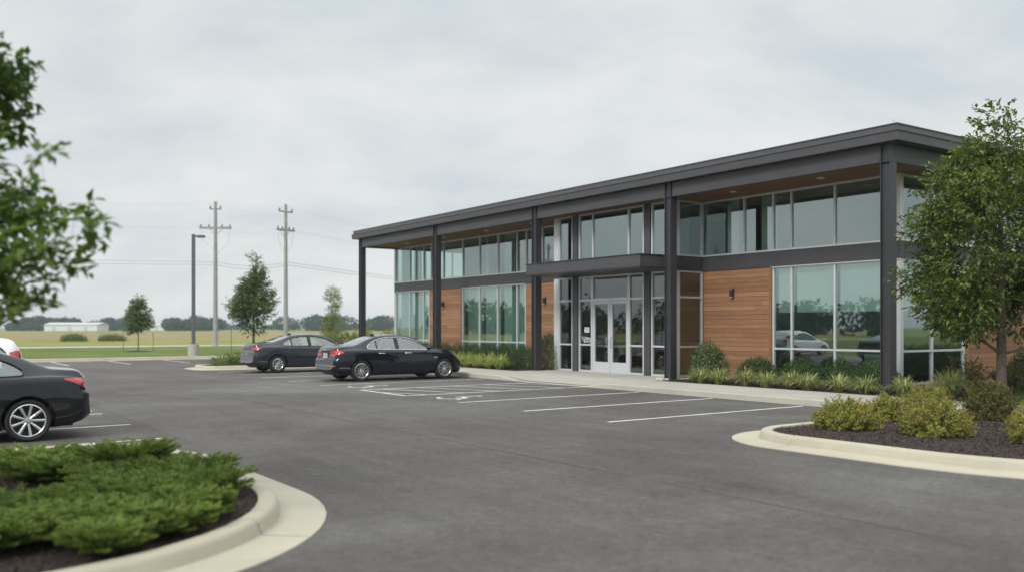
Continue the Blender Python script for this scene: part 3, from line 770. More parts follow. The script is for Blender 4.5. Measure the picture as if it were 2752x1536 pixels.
def tuft(name, label, t, s, z, r, h, n, mat, group, seed, width=.012):
    global rng
    rng = np.random.default_rng(seed); root = thing(name, label, 'ornamental grass', W(t, s, z), 0, group)
    SEG = 5; a = rng.uniform(0, 2*np.pi, n); reach = r*rng.uniform(.25, 1.1, n)**.8; hh = h*rng.uniform(.6, 1.12, n)
    base = np.stack([np.cos(a), np.sin(a), np.zeros(n)], 1)*rng.uniform(0, r*.28, n)[:, None]
    out = np.stack([np.cos(a), np.sin(a), np.zeros(n)], 1); side = np.stack([-np.sin(a+rng.normal(size=n)*.5), np.cos(a), np.zeros(n)], 1)
    V = np.zeros((n, (SEG+1)*2, 3))
    for i in range(SEG+1):
        q = i/SEG; zz = hh*(1.9*q-1.25*q*q*(reach/r+.25)); p = base+out*(reach*q**1.25)[:, None]; p[:, 2] = np.maximum(.01, zz)
        w = width*(1-q**2.2)*.5+.0012
        V[:, 2*i] = p+side*w; V[:, 2*i+1] = p-side*w
    tone = rng.beta(2, 2, n)
    nv = (SEG+1)*2; F = []
    base_i = (np.arange(n)*nv)[:, None]
    for i in range(SEG): F.append(base_i+np.array([2*i, 2*i+1, 2*i+3, 2*i+2])[None])
    F = np.stack(F, 1).reshape(-1).astype(np.int32); nf = n*SEG
    me = bpy.data.meshes.new('blades'); me.vertices.add(n*nv); me.vertices.foreach_set('co', V.reshape(-1).astype(np.float32))
    me.loops.add(nf*4); me.loops.foreach_set('vertex_index', F); me.polygons.add(nf); me.polygons.foreach_set('loop_start', np.arange(0, nf*4, 4, dtype=np.int32)); me.update(calc_edges=True)
    at = me.attributes.new('tone', 'FLOAT', 'FACE'); at.data.foreach_set('value', np.repeat(tone, SEG).astype(np.float32))
    link_mesh('blades', me, mat, root); return root
def juniper(label, t, s, z, r, h, n, seed, group):
    global rng
    rng = np.random.default_rng(seed); root = thing('juniper_shrub', label, 'shrub', W(t, s, z), 0, group)
    a = rng.uniform(0, 2*np.pi, n); L = r*rng.uniform(.25, 1.0, n)**.8; el = rng.uniform(.05, .75, n)
    P = []; D = []; T = []; Nn = []; mb = MB()
    for i in range(n):
        dirh = np.array([math.cos(a[i]), math.sin(a[i]), 0]); Li = L[i]; K = int(Li/.022)
        q = np.linspace(.12, 1, K)
        stem = dirh[None]*(q*Li)[:, None]; stem[:, 2] = h*(.55*np.sin(q*1.5)*math.sin(el[i]*2)+.25*q*el[i])+.03+.12*h*q**3
        tg = np.gradient(stem, axis=0); tg = unit(tg); sd = np.cross(tg, [0, 0, 1]); sd = unit(sd)
        if i % 3 == 0: mb.tube([tuple(stem[0]), tuple(stem[K//2]), tuple(stem[-1])], [.007, .005, .002], 4)
        tone_i = rng.uniform(-.1, .25)
        for sgn in (-1, 1, 0):
            bl = .035+.055*(1-q)*rng.uniform(.5, 1.3, K)     # side sprays shorten to the tip
            for m_ in range(4):
                f = m_/4.0
                d = tg*.9+sd*sgn*.75+rand_dirs(K)*.35+np.array([0, 0, .22])
                pp = stem+(sd*sgn*.75+tg*.7+np.array([0, 0, .15]))*(bl*f)[:, None]+rng.normal(size=(K, 3))*.006
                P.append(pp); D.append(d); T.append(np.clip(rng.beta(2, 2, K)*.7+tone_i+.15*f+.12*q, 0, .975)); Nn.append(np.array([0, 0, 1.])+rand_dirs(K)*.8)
    P = np.concatenate(P); D = np.concatenate(D); T = np.concatenate(T); Nn = np.concatenate(Nn)
    T[rng.random(len(T)) < .0015] = 1.0
    Lf = rng.uniform(.022, .045, len(P))
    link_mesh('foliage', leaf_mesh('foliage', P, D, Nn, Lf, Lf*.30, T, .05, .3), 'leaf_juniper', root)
    mb.build('branches', 'bark', root); return root
def ordinal(i): return ['first', 'second', 'third', 'fourth', 'fifth', 'sixth', 'seventh', 'eighth', 'ninth', 'tenth', 'eleventh', 'twelfth'][i]

# ------------------------------------------------------------------ plants near the building
# trees
tree('pear_tree', 'full leafy green tree on the lawn before the right end of the building', 19.1, 9.7, .12, 6.2,
     [(1.28, .5), (1.5, 1.2), (1.85, 1.75), (2.4, 1.98), (3.0, 1.86), (3.9, 1.62), (4.7, 1.2), (5.4, .82), (6.0, .3)], .098, 150, .39, 44, 7, .115, 'leaf_pear', cat='tree', seed=11, spacing=.042)
def XZ(px, py, Y): return (px-1376)/2450*Y, 1.7+(878-py)/2450*Y
lob = []
R0 = random.Random(5); TX, TY = -4.75, 6.5
for px, py, pr in ((15,175,60),(62,165,48),(-25,240,80),(30,250,62),(-10,330,70),(30,330,50),(-40,400,60),(88,500,52),(50,560,62),(-5,560,60),(110,590,62),(165,600,50),(215,585,50),(255,610,42),(225,650,45),(10,640,70),(85,670,65),(150,690,55),(190,720,42),(-20,720,80),(50,740,66),(110,755,48),(0,810,62),(60,815,50),(105,820,36),(25,865,44),(125,415,26)):
    Y = TY+R0.uniform(-.5, .6); x, z = XZ(px, py, Y); lob.append((x-TX-.04, Y-TY, z-.12, max(.05, pr/2450*Y-.075)))
for k in range(46):
    a = R0.uniform(0, 2*math.pi); rr = R0.uniform(.2, 1.15); zz = R0.uniform(1.5, 4.6)
    x = rr*math.cos(a)-.25
    if TX+x > -.5616*(TY+rr*math.sin(a))-.42: continue
    lob.append((x, rr*math.sin(a), zz, R0.uniform(.25, .42)))
tw = CT*TX+ST*TY, -ST*TX+CT*TY
tree('near_tree', 'close leafy tree reaching in from the left edge over the juniper island', tw[0], tw[1], .12, 5, [(1.4, 1.0), (2.5, 1.3), (4.6, .5)], .07, 0, .12, 36, 5, .098, 'leaf_near', lobes=lob, seed=5, spacing=.034)
tree('young_tree', 'smallest young tree between two thin stakes on the far lawn', CT*-24.2+ST*59, -(ST*-24.2)+CT*59, .12, 3.5,
     [(1.35, .45), (1.6, .88), (2.0, .95), (2.6, .62), (3.1, .42), (3.5, .2)], .035, 40, .30, 38, 6, .13, 'leaf_young', seed=21, group=None)
tree('maple_tree', 'conical dark green tree behind the graphite sedan on the far lawn', CT*-15.6+ST*55, -(ST*-15.6)+CT*55, .12, 6,
     [(1.25, .3), (1.7, 1.15), (2.4, 1.6), (3.2, 1.35), (4.2, .95), (5.2, .6), (5.9, .2)], .07, 85, .44, 36, 7, .14, 'leaf_young', seed=22)
tree('birch_sapling', 'thin pale yellow green sapling behind the navy sedan', CT*-12+ST*61, -(ST*-12)+CT*61, .12, 4.3,
     [(.2, .8), (1.0, .85), (1.6, .6), (2.4, .35), (3.4, .5), (4.1, .3)], .03, 48, .34, 36, 6, .10, 'leaf_pale', seed=23)
# stakes beside the young tree, mulch rings
c0 = W(CT*-24.2+ST*59, -(ST*-24.2)+CT*59)
for dx, nm in ((-.95, 'left'), (.98, 'right')):
    mb = MB(); mb.cyl((0, 0, -.05), (0, 0, 1.25), .018, .018, 8); mb.cyl((0, 0, 1.12), (-dx*.9, 0, 1.18), .004, .004, 4)
    o = mb.build('tree_stake', 'stake_steel'); o.location = (c0.x+dx, c0.y, .12); tag(o, 'thin dark stake on the %s of the smallest young tree' % nm, 'stake', 'stakes beside the young trees')
c1 = (-15.6, 55); mb = MB(); mb.cyl((0, 0, -.05), (0, 0, 1.5), .02, .02, 8); o = mb.build('tree_stake', 'stake_steel'); o.location = (-17.0, 55.2, .12); tag(o, 'thin stake left of the conical tree behind the graphite sedan', 'stake', 'stakes beside the young trees')
for (x, y, r) in ((c0.x, c0.y, .85), (-15.6, 55, 1.0)):
    mb = MB(); mb.lathe([(r, .0), (r*.7, .05), (0.01, .07)], 24, 'z'); o = mb.build('mulch_ring', 'mulch'); o.location = (x, y, .122); o['kind'] = 'structure'

# bed right of the entry
bush('holly_shrub', 'tall rounded dark shrub beside the silver corner of the entry', 'shrub', 20.1, 18.75, .13, .58, .60, 1.08, 8000, .052, 'leaf_holly', seed=31, lumpy=.28, shaggy=.02)
for i, (t, s, lb) in enumerate(((20.6, 17.3, 'low dark boxwood against the cedar wall right of the entry'), (20.75, 15.95, 'low dark boxwood at the left end of the right hand window'), (20.75, 14.7, 'low dark boxwood before the middle of the right hand window'), (20.75, 13.65, 'low dark boxwood beside the corner column, in front of the pale desk screen'))):
    bush('boxwood', lb, 'shrub', t, s, .13, .56, .66, .66, 8500, .040, 'leaf_box', 'boxwoods in the right bed', 40+i, .28)
gx = ((19.1, 18.1), (19.05, 17.35), (19.15, 16.5), (19.05, 15.75), (19.2, 15.05), (19.05, 14.45), (19.15, 13.6), (19.1, 12.85), (19.2, 11.95))
for i, (t, s) in enumerate(gx):
    tuft('grass_clump', '%s arching green grass clump along the walk, counting right from the holly' % ordinal(i), t, s, .135, .47, .42, 300, 'leaf_liriope', 'striped grass clumps in the right bed', 60+i, .017)
for i, (t, s) in enumerate(((19.6, 11.15), (20.6, 11.6))):
    tuft('grass_clump', ('large bright green grass clump at the right end of the bed', 'large yellow green grass clump beside the corner column')[i], t, s, .135, .55, .56, 300, 'leaf_liriope', 'striped grass clumps in the right bed', 75+i, .016)
bush('spirea_shrub', 'olive brown loose shrub under the side window at the building corner', 'shrub', 22.2, 12.2, .12, .75, .62, .85, 4200, .05, 'leaf_olive', seed=80, lumpy=.35, shaggy=.03, sprigs=90)
bush('spirea_shrub', 'olive green loose shrub between the corner shrub and the dark hedge', 'shrub', 22.9, 11.35, .12, .7, .6, .78, 3600, .05, 'leaf_olive', seed=81, lumpy=.35, shaggy=.03, sprigs=90)
for i, (t, s) in enumerate(((24.1, 11.4), (25.3, 11.3), (26.6, 11.3), (27.9, 11.2), (29.2, 11.2), (30.6, 11.2))):
    bush('hedge_shrub', '%s dark hedge shrub along the right cedar wall, counting from the corner' % ordinal(i), 'shrub', t, s, .11, .8, .74, .98, 8000, .050, 'leaf_box', 'dark hedge along the side wall', 90+i, .28)
# bed left of the entry
bush('holly_shrub', 'tall shrub behind the dark column left of the entry', 'shrub', 20.35, 26.95, .13, .64, .80, 1.3, 8000, .052, 'leaf_holly', seed=101, lumpy=.3, shaggy=.03)
for i, (t, s) in enumerate(((20.2, 28.3), (20.2, 29.4), (20.25, 30.6), (20.2, 31.8), (20.2, 33.0), (20.2, 34.3), (20.2, 35.6), (20.2, 37.0), (20.2, 38.4), (20.2, 39.8))):
    bush('yew_shrub', '%s dark green yew under the left windows, counting from the tall shrub' % ordinal(i), 'shrub', t, s, .13, .6, .74, .80, 6000, .046, 'leaf_box', 'dark yews in the left bed', 110+i, .30, shaggy=.03)
for i, (t, s) in enumerate(((19.0, 28.05), (19.0, 28.8), (19.0, 29.6), (18.98, 30.35), (19.0, 31.25), (19.0, 32.1), (19.0, 33.0), (19.0, 34.0))):
    tuft('forest_grass', '%s pale yellow green grass mound before the yews, counting from the column' % ordinal(i), t, s, .135, .52, .54, 380, 'leaf_forest_grass', 'pale grass mounds in the left bed', 130+i, .017)
# island shrubs on the right
for i, (t, s, rx, ry, h, lb) in enumerate(((12.45, 8.72, .50, .52, .48, 'yellow green shrub with rusty tips nearest the island nose'),
        (14.1, 9.1, .40, .42, .46, 'yellow green shrub second back from the island nose by the kerb'),
        (12.75, 7.42, .54, .50, .52, 'largest rusty tipped shrub in the middle of the right island'),
        (15.3, 9.1, .46, .48, .54, 'rounded pale shrub behind the largest one, in front of the walk'),
        (15.8, 8.2, .5, .5, .62, 'darker green rounded shrub at the back of the island beside the walk'),
        (13.1, 5.95, .58, .58, .58, 'big flowering shrub cut by the right edge of the photo'),
        (15.2, 7.05, .42, .42, .5, 'flowering shrub at the foot of the leafy tree trunk'))):
    bush('spirea_shrub', lb, 'shrub', t, s, .115, rx, ry, h, int(26000*rx*ry/.42), .032, 'leaf_spirea' if i != 4 else 'leaf_olive', 'flowering shrubs on the right island', 150+i, .35, .6, .5, shaggy=.014, sprigs=300)
# far island
for i, (t, s) in enumerate(((11.7, 37.4), (12.6, 38.0), (13.6, 37.6), (14.8, 37.8), (15.9, 37.7))):
    bush('juniper_mound', '%s low green mound on the far kerbed island, counting from its nose' % ordinal(i), 'shrub', t, s, .12, .8, .9, .5, 3000, .06, 'weed' if i % 2 else 'leaf_juniper', 'low mounds on the far island', 170+i, .3, .4, sprigs=60)
# hedge and weeds beyond
for i, (x, y, rx, h) in enumerate(((-11.2, 58, 1.2, 1.35), (-9.5, 58.5, 1.4, 1.6), (-7.4, 59, 1.5, 1.5))):
    bush('field_shrub', '%s light green shrub behind the roof of the navy sedan, from the left' % ordinal(i), 'shrub', CT*x+ST*y, -ST*x+CT*y, .1, rx, rx, h, 6000, .10, 'leaf_pale', 'light green shrubs beyond the lot', 180+i, .35, sprigs=60, shaggy=.05)
for i, (x, y, rx, h) in enumerate(((-50.0, 104, 1.3, .62), (-46.6, 106, 1.4, .55))):
    bush('field_weed', ('larger bushy weed clump left of the young tree in the tan field', 'rounded weed clump beside the larger one in the tan field', 'low weed patch')[i], 'weed clump', CT*x+ST*y, -ST*x+CT*y, .06, rx, rx, h, 2200, .16, 'weed', 'weed clumps in the field', 190+i, .5, shaggy=.16)
# junipers on the near island
def ts(x, y): return CT*x+ST*y, -ST*x+CT*y
JN = ((-4.75, 9.35, .55, .36, 'left back juniper in front of the one beside the dark wheel'), (-3.9, 9.0, .55, .34, 'low juniper in front of the tallest pointed one'), (-3.6, 8.35, .5, .34, 'juniper right of the bare mulch gap'),
      (-5.2, 9.9, .62, .40, 'far left juniper beside the wheel of the dark sedan'), (-4.05, 9.7, .60, .50, 'tallest pointed juniper at the back of the near island'), (-3.35, 9.25, .62, .40, 'back juniper next to the tallest pointed one'),
      (-2.98, 8.55, .60, .36, 'juniper reaching right over the kerb'), (-3.45, 7.75, .62, .36, 'juniper in the centre of the near island'), (-2.75, 7.55, .52, .34, 'juniper at the right front of the near island'),
      (-4.1, 7.35, .6, .34, 'juniper at the left edge behind the mulch gap'), (-3.3, 6.95, .58, .34, 'front juniper in the middle of the bottom left corner'), (-3.75, 6.45, .6, .34, 'blurred juniper in the bottom left corner'), (-2.66, 6.98, .42, .30, 'small front juniper nearest the gutter'), (-3.1, 8.05, .50, .34, 'juniper filling the middle between the back row and the front mass'), (-2.85, 6.35, .34, .30, 'lowest front sprays beside the mulch at the bottom edge'))
for i, (x, y, r, h, lb) in enumerate(JN):
    t, s = ts(x, y); juniper(lb, t, s, .115, r*.93, h*(.76 if 'tallest pointed juniper' in lb else .66), 190, 200+i, 'spreading junipers on the near island')

# bark chips on the near beds, grass blades on the near lawn
def chips(name, path, n, z, seed, lim=None):
    r = np.random.default_rng(seed); P = np.array(path); lo = P.min(0); hi = P.max(0); pts = []
    from mathutils.geometry import intersect_point_line
    poly = [tuple(p) for p in path]
    def inside(x, y):
        c = False; j = len(poly)-1
        for i in range(len(poly)):
            xi, yi = poly[i]; xj, yj = poly[j]
            if (yi > y) != (yj > y) and x < (xj-xi)*(y-yi)/(yj-yi)+xi: c = not c
            j = i
        return c
    while len(pts) < n:
        x, y = r.uniform(lo, hi)
        if lim and not lim(x, y): continue
        if inside(x, y): pts.append((x, y, z+abs(r.normal())*.008))
    C = np.array(pts); n = len(C); D = unit(np.stack([r.normal(size=n), r.normal(size=n), r.normal(size=n)*.25], 1)); N = np.array([0, 0, 1.])+r.normal(size=(n, 3))*.35
    L = r.uniform(.02, .055, n)
    me = leaf_mesh(name, C, D, N, L, L*.45, r.beta(1.6, 2.2, n), .0, .15)
    o = link_mesh(name, me, 'bark_chip'); o['kind'] = 'stuff'; o['label'] = 'dark bark mulch chips covering the planting bed'; o.rotation_euler = (0, 0, TH); return o
chips('bark_chips', in_near, 11000, .122, 1, lambda t, s: s < 13.2 and t > 0); chips('bark_chips', in_right, 16000, .122, 2, lambda t, s: s > 4)
chips('bark_chips', [(18.62, 10.7), (21.4, 10.7), (21.4, 19.4), (18.62, 19.4)], 9000, .142, 3); chips('bark_chips', [(18.62, 26.5), (20.0, 26.5), (20.0, 34), (18.62, 34)], 3500, .142, 4)
r = np.random.default_rng(9); n = 42000; C = np.stack([r.uniform(18.65, 24.0, n), r.uniform(6.5, 11.5, n), np.full(n, .10)], 1)
C = C[~((C[:, 0] < 21.5) & (C[:, 1] > 10.55))]; n = len(C)
D = np.array([0, 0, 1.])+r.normal(size=(n, 3))*.35; N = r.normal(size=(n, 3)); L = r.uniform(.035, .075, n)
o = link_mesh('lawn_grass', leaf_mesh('lawn_grass', C, D, N, L, L*.10, r.beta(2, 2, n), .1, .1), 'grass_blade'); o['kind'] = 'stuff'; o['label'] = 'short green lawn grass beside the walk'; o.rotation_euler = (0, 0, TH)
# rocks at the foot of the entry column
for i, (t, s, q) in enumerate(((18.85, 19.52, .10), (18.78, 19.35, .08), (18.95, 19.3, .07))):
    bm = bmesh.new(); bmesh.ops.create_icosphere(bm, subdivisions=2, radius=q); rr = random.Random(i)
    for v in bm.verts: v.co *= 1+rr.uniform(-.16, .16); v.co.z *= .6
    me = bpy.data.meshes.new('stone'); bm.to_mesh(me); bm.free(); o = link_mesh('stone', me, 'rock'); o.location = W(t, s, .17)
    tag(o, ('largest pale stone at the foot of the entry column', 'middle pale stone at the corner of the mulch bed', 'smallest pale stone beside the entry column')[i], 'stone', 'stones beside the entry column')

# ------------------------------------------------------------------ distance: woods, farm building, poles
def wood_mass(label, x0, x1, y0, y1, h, n, seed, leaf=1.1):
    r = np.random.default_rng(seed); k = max(3, int(max(x1-x0, y1-y0)/(5 if y1-y0 > 60 else 7))); cx = r.uniform(x0, x1, k*2); cy = r.uniform(y0, y1, k*2); ch = h*r.uniform(.62, 1.0, k*2); cr = r.uniform(4, 7, k*2)
    i = r.integers(0, k*2, n); u = unit(r.normal(size=(n, 3))); f = r.uniform(.4, 1, n)**.5
    ed = np.clip(np.minimum(cx-x0, x1-cx)/10+.45, .45, 1)
    p = np.stack([cx[i]+u[:, 0]*cr[i]*f, cy[i]+u[:, 1]*cr[i]*f, ch[i]*ed[i]*.5+u[:, 2]*ch[i]*ed[i]*.5*f], 1); p[:, 2] = np.maximum(p[:, 2], .2)
    L = leaf*r.uniform(.6, 1.3, n)
    me = leaf_mesh('far_wood', p, unit(r.normal(size=(n, 3))), r.normal(size=(n, 3))+np.array([0, 0, .6]), L, L*.8, r.beta(2, 2, n)); o = link_mesh('far_wood', me, 'leaf_far')
    o['kind'] = 'stuff'; o['label'] = label; return o
wood_mass('distant trees left of the white farm building', -240, -203, 432, 455, 7.2, 11000, 1)
wood_mass('distant dark clump of trees right of the white farm building', -208, -188, 455, 475, 7.2, 6500, 2)
wood_mass('distant clump of trees behind the lamp post', -168, -138, 430, 460, 7.2, 8000, 3)
wood_mass('long distant wood behind the poles and the left end of the building', -126, 40, 440, 475, 8.4, 28000, 4)
wood_mass('faint far hedgerow between the clumps', -300, -90, 600, 615, 4.2, 12000, 5, 1.4)
wood_mass('woodland across the road behind the camera', -150, 120, -78, -58, 5.4, 110000, 6, .45)
wood_mass('woodland off to the left of the lot', -190, -150, -60, 120, 9.0, 14000, 7)
for lb, x, y, w, d, h in (('long low white farm building on the horizon', -200.5, 420, 24, 12, 3.9), ('small pale shed on the horizon between two tree clumps', -174, 452, 13, 10, 3.4)):
    root = thing('farm_building', lb, 'building', (x, y, 0), 0)
    mb = MB(); mb.box(-w/2, w/2, -d/2, d/2, 0, h*.72); mb.build('wall', 'far_building', root)
    mb = MB(); mb.add([(-w/2-.4, -d/2-.4, h*.72), (w/2+.4, -d/2-.4, h*.72), (w/2+.4, d/2+.4, h*.72), (-w/2-.4, d/2+.4, h*.72), (-w/2-.4, 0, h), (w/2+.4, 0, h)], [(0, 1, 5, 4), (2, 3, 4, 5), (0, 4, 3), (1, 2, 5), (0, 3, 2, 1)]); mb.build('roof', 'far_roof', root)
    for k in range(3): mb = MB(); a = -w*.35+k*w*.3; mb.box(a, a+w*.07, -d/2-.06, -d/2-.01, 0, h*.5); mb.build('door', 'far_roof', root)
def utility_pole(label, x, y, h, yaw, arm1, arm2):
    root = thing('utility_pole', label, 'utility pole', (x, y, .05), yaw, 'utility poles')
    mb = MB(); mb.tube([(0, 0, -.1), (0, 0, h*.45), (0, 0, h)], [.21, .17, .12], 14); mb.build('pole', 'pole_wood', root, sm=60)
    mb = MB(); mb.box(-arm2, arm2, -.07, .07, h-2.35, h-2.17); mb.tube([(-.6, .09, h-2.3), (0, .14, h-2.9)], .02, 6); mb.tube([(.6, .09, h-2.3), (0, .14, h-2.9)], .02, 6); ca = mb.build('crossarm', 'pole_wood', root)
    for q in (-1, -.45, .45, 1):
        mb = MB(); mb.lathe([(.0, .0), (.06, .02), (.085, .06), (.05, .1), (.08, .14), (.03, .22), (.0, .24)], 10, 'z'); o = mb.build('insulator', 'insulator', ca); o.location = (q*(arm2-.12), 0, h-2.17)
    mb = MB(); mb.box(-arm1, arm1, -.06, .06, h-.7, h-.58); cb = mb.build('crossarm', 'pole_wood', root)
    for q in (-1, 1):
        mb = MB(); mb.lathe([(.0, .0), (.06, .02), (.085, .06), (.05, .1), (.08, .14), (.03, .22), (.0, .24)], 10, 'z'); o = mb.build('insulator', 'insulator', cb); o.location = (q*(arm1-.08), 0, h-.58)
    mb = MB(); mb.tube([(arm2-.15, 0, h-2.4), (arm2-.3, .05, h-3.6), (.1, .2, h-4.4)], .015, 5); mb.tube([(-arm2+.15, 0, h-2.4), (-arm2+.25, .05, h-3.3), (-.1, .2, h-4.2)], .015, 5); mb.build('jumper_wire', 'wire_thin', root)
    return root
PA, PB = (-25.5, 78.4), (-19.9, 80.2)
PC = (-78, 62); PD = (9, 150)
utility_pole('weathered utility pole with a long crossarm, left of the pair', *PA, 12.4, .05, .5, 1.35)
utility_pole('weathered utility pole with short crossarms, right of the pair', *PB, 12.4, .9, .75, .95)
utility_pole('utility pole out of sight along the road to the left', *PC, 12.4, .3, .5, 1.35)
utility_pole('utility pole hidden behind the building', *PD, 12.4, .9, .75, .95)
utility_pole('utility pole behind the camera seen mirrored in the windows', -14, -62, 12.0, 1.2, .5, 1.35)
def wire(label, pts, r, sag, mat, cat='wire'):
    mb = MB()
    for a, b in zip(pts[:-1], pts[1:]):
        a = Vector(a); b = Vector(b); P = []
        for k in range(25):
            q = k/24; p = a.lerp(b, q); p.z -= sag*4*q*(1-q); P.append(p)
        mb.tube(P, r, 5)
    o = mb.build('overhead_cable', mat); tag(o, label, cat, 'overhead cables'); return o
wire('upper of the two thick cables strung between the utility poles', [(PC[0], PC[1], 8.0), (PA[0], PA[1], 7.3), (PB[0], PB[1], 7.4), (PD[0], PD[1], 7.0)], .024, .35, 'wire_thin')
wire('lower of the two thick cables strung between the utility poles', [(PC[0], PC[1], 7.75), (PA[0], PA[1], 7.05), (PB[0], PB[1], 7.15), (PD[0], PD[1], 6.75)], .024, .38, 'wire_thin')
for k, dz in enumerate((12.2, 10.3, 10.2)):
    wire(('topmost thin power wire between the utility poles', 'thin power wire along the front ends of the crossarms', 'thin power wire along the back ends of the crossarms')[k], [(PC[0]+k*.9, PC[1], dz), (PA[0]+(0, -1.2, 1.2)[k], PA[1], dz), (PB[0]+(0, -.6, .6)[k], PB[1], dz), (PD[0]+k*.5, PD[1], dz)], .006, .5, 'wire_thin')
# lamp post
x, y = -17.75, 50.8; root = thing('lamp_post', 'dark square lamp post on a concrete base at the far edge of the lot', 'lamp post', (x, y, .1), .1)
mb = MB(); mb.cyl((0, 0, -.1), (0, 0, .66), .30, .30, 24); mb.build('footing', 'sidewalk_concrete', root, sm=50, bevel=.03)
mb = MB(); mb.box(-.085, .085, -.085, .085, .70, 6.75); mb.box(-.17, .17, -.17, .17, .665, .70); mb.build('pole', 'lamp_pole_paint', root, bevel=.01)
mb = MB(); mb.box(.088, .20, -.03, .03, 6.60, 6.68); mb.box(.20, .62, -.15, .15, 6.57, 6.69); lh = mb.build('lamp_head', 'lamp_pole_paint', root, bevel=.015)
mb = MB(); mb.box(.24, .58, -.11, .11, 6.555, 6.569); mb.build('lens', 'downlight_trim', lh)

# ------------------------------------------------------------------ cars (local x forwards from the rear bumper, y to the left)
def pch(keys):
    xs = np.array([k[0] for k in keys], float); ys = np.array([k[1] for k in keys], float)
    h = np.diff(xs); dl = np.diff(ys)/h; m = np.zeros(len(xs)); m[0] = dl[0]; m[-1] = dl[-1]
    for i in range(1, len(xs)-1):
        m[i] = 0 if dl[i-1]*dl[i] <= 0 else (h[i-1]+h[i])/(h[i-1]/dl[i-1]+h[i]/dl[i])
    def f(x):
        x = min(max(x, xs[0]), xs[-1]); i = min(max(int(np.searchsorted(xs, x))-1, 0), len(h)-1); t = (x-xs[i])/h[i]
        return float((2*t**3-3*t*t+1)*ys[i]+(t**3-2*t*t+t)*h[i]*m[i]+(-2*t**3+3*t*t)*ys[i+1]+(t**3-t*t)*h[i]*m[i+1])
    return f
def sstep(a, b, x): q = min(1, max(0, (x-a)/(b-a))); return q*q*(3-2*q)
def boolean(ob, cutter, op='DIFFERENCE'):
    m = ob.modifiers.new('b', 'BOOLEAN'); m.operation = op; m.solver = 'EXACT'; m.object = cutter
    dg = bpy.context.evaluated_depsgraph_get(); dg.update()
    me = bpy.data.meshes.new_from_object(ob.evaluated_get(dg)); ob.modifiers.clear(); old = ob.data; ob.data = me
    bpy.data.meshes.remove(old); cm = cutter.data; bpy.data.objects.remove(cutter); bpy.data.meshes.remove(cm)
def tmp_obj(mb):
    me = mb.mesh('tmp'); bm = bmesh.new(); bm.from_mesh(me); bmesh.ops.remove_doubles(bm, verts=bm.verts, dist=1e-6); bmesh.ops.recalc_face_normals(bm, faces=bm.faces); bm.to_mesh(me); bm.free()
    o = bpy.data.objects.new('tmp', me); COL.objects.link(o); return o
def catmull(pts, k):
    out = []; n = len(pts)
    for i in range(n-1):
        p0, p1, p2, p3 = pts[max(i-1, 0)], pts[i], pts[i+1], pts[min(i+2, n-1)]
        for j in range(k):
            t = j/k; out.append(tuple(.5*((2*b)+(-a+c)*t+(2*a-5*b+4*c-d)*t*t+(-a+3*b-3*c+d)*t**3) for a, b, c, d in zip(p0, p1, p2, p3)))
    out.append(tuple(pts[-1])); return out

SEDAN = dict(L=4.88, xr=1.02, xf=3.98, R=.333, H=1.46,
    zt=[(0,.98),(.08,1.055),(.2,1.085),(.5,1.10),(.82,1.12),(1.0,1.175),(1.3,1.30),(1.65,1.405),(2.0,1.45),(2.35,1.46),(2.75,1.43),(3.05,1.335),(3.35,1.17),(3.62,1.02),(3.8,.985),(4.2,.93),(4.55,.835),(4.75,.73),(4.88,.60)],
    zs=[(0,.90),(.2,.955),(.5,.985),(1.0,.99),(2.2,.955),(3.3,.925),(3.65,.905),(4.2,.845),(4.55,.755),(4.75,.66),(4.88,.55)],
    w=[(0,.80),(.12,.86),(.4,.905),(1.0,.932),(1.6,.925),(2.5,.925),(3.5,.928),(4.0,.930),(4.4,.905),(4.7,.85),(4.88,.76)],
    wt=[(0,.68),(.4,.72),(.8,.70),(1.1,.635),(1.5,.575),(2.0,.56),(2.6,.57),(3.0,.60),(3.4,.665),(3.62,.72),(3.9,.76),(4.5,.70),(4.88,.52)],
    zb=[(0,.36),(.12,.27),(.5,.20),(1,.175),(4.0,.175),(4.5,.18),(4.75,.20),(4.88,.28)],
    dlo_lo=[(1.24,1.035),(1.3,1.018),(1.6,1.01),(3.4,.975),(3.50,.972)], dlo_hi=[(1.24,1.06),(1.32,1.135),(1.5,1.235),(1.75,1.318),(2.05,1.362),(2.45,1.368),(2.8,1.318),(3.1,1.205),(3.35,1.07),(3.50,.985)],
    cuts=[(1.27, 1.58), (1.605, 2.25), (2.36, 3.45)], rear=(.93, 1.60), wind=(2.86, 3.56), shelf=.66, lean=.13)
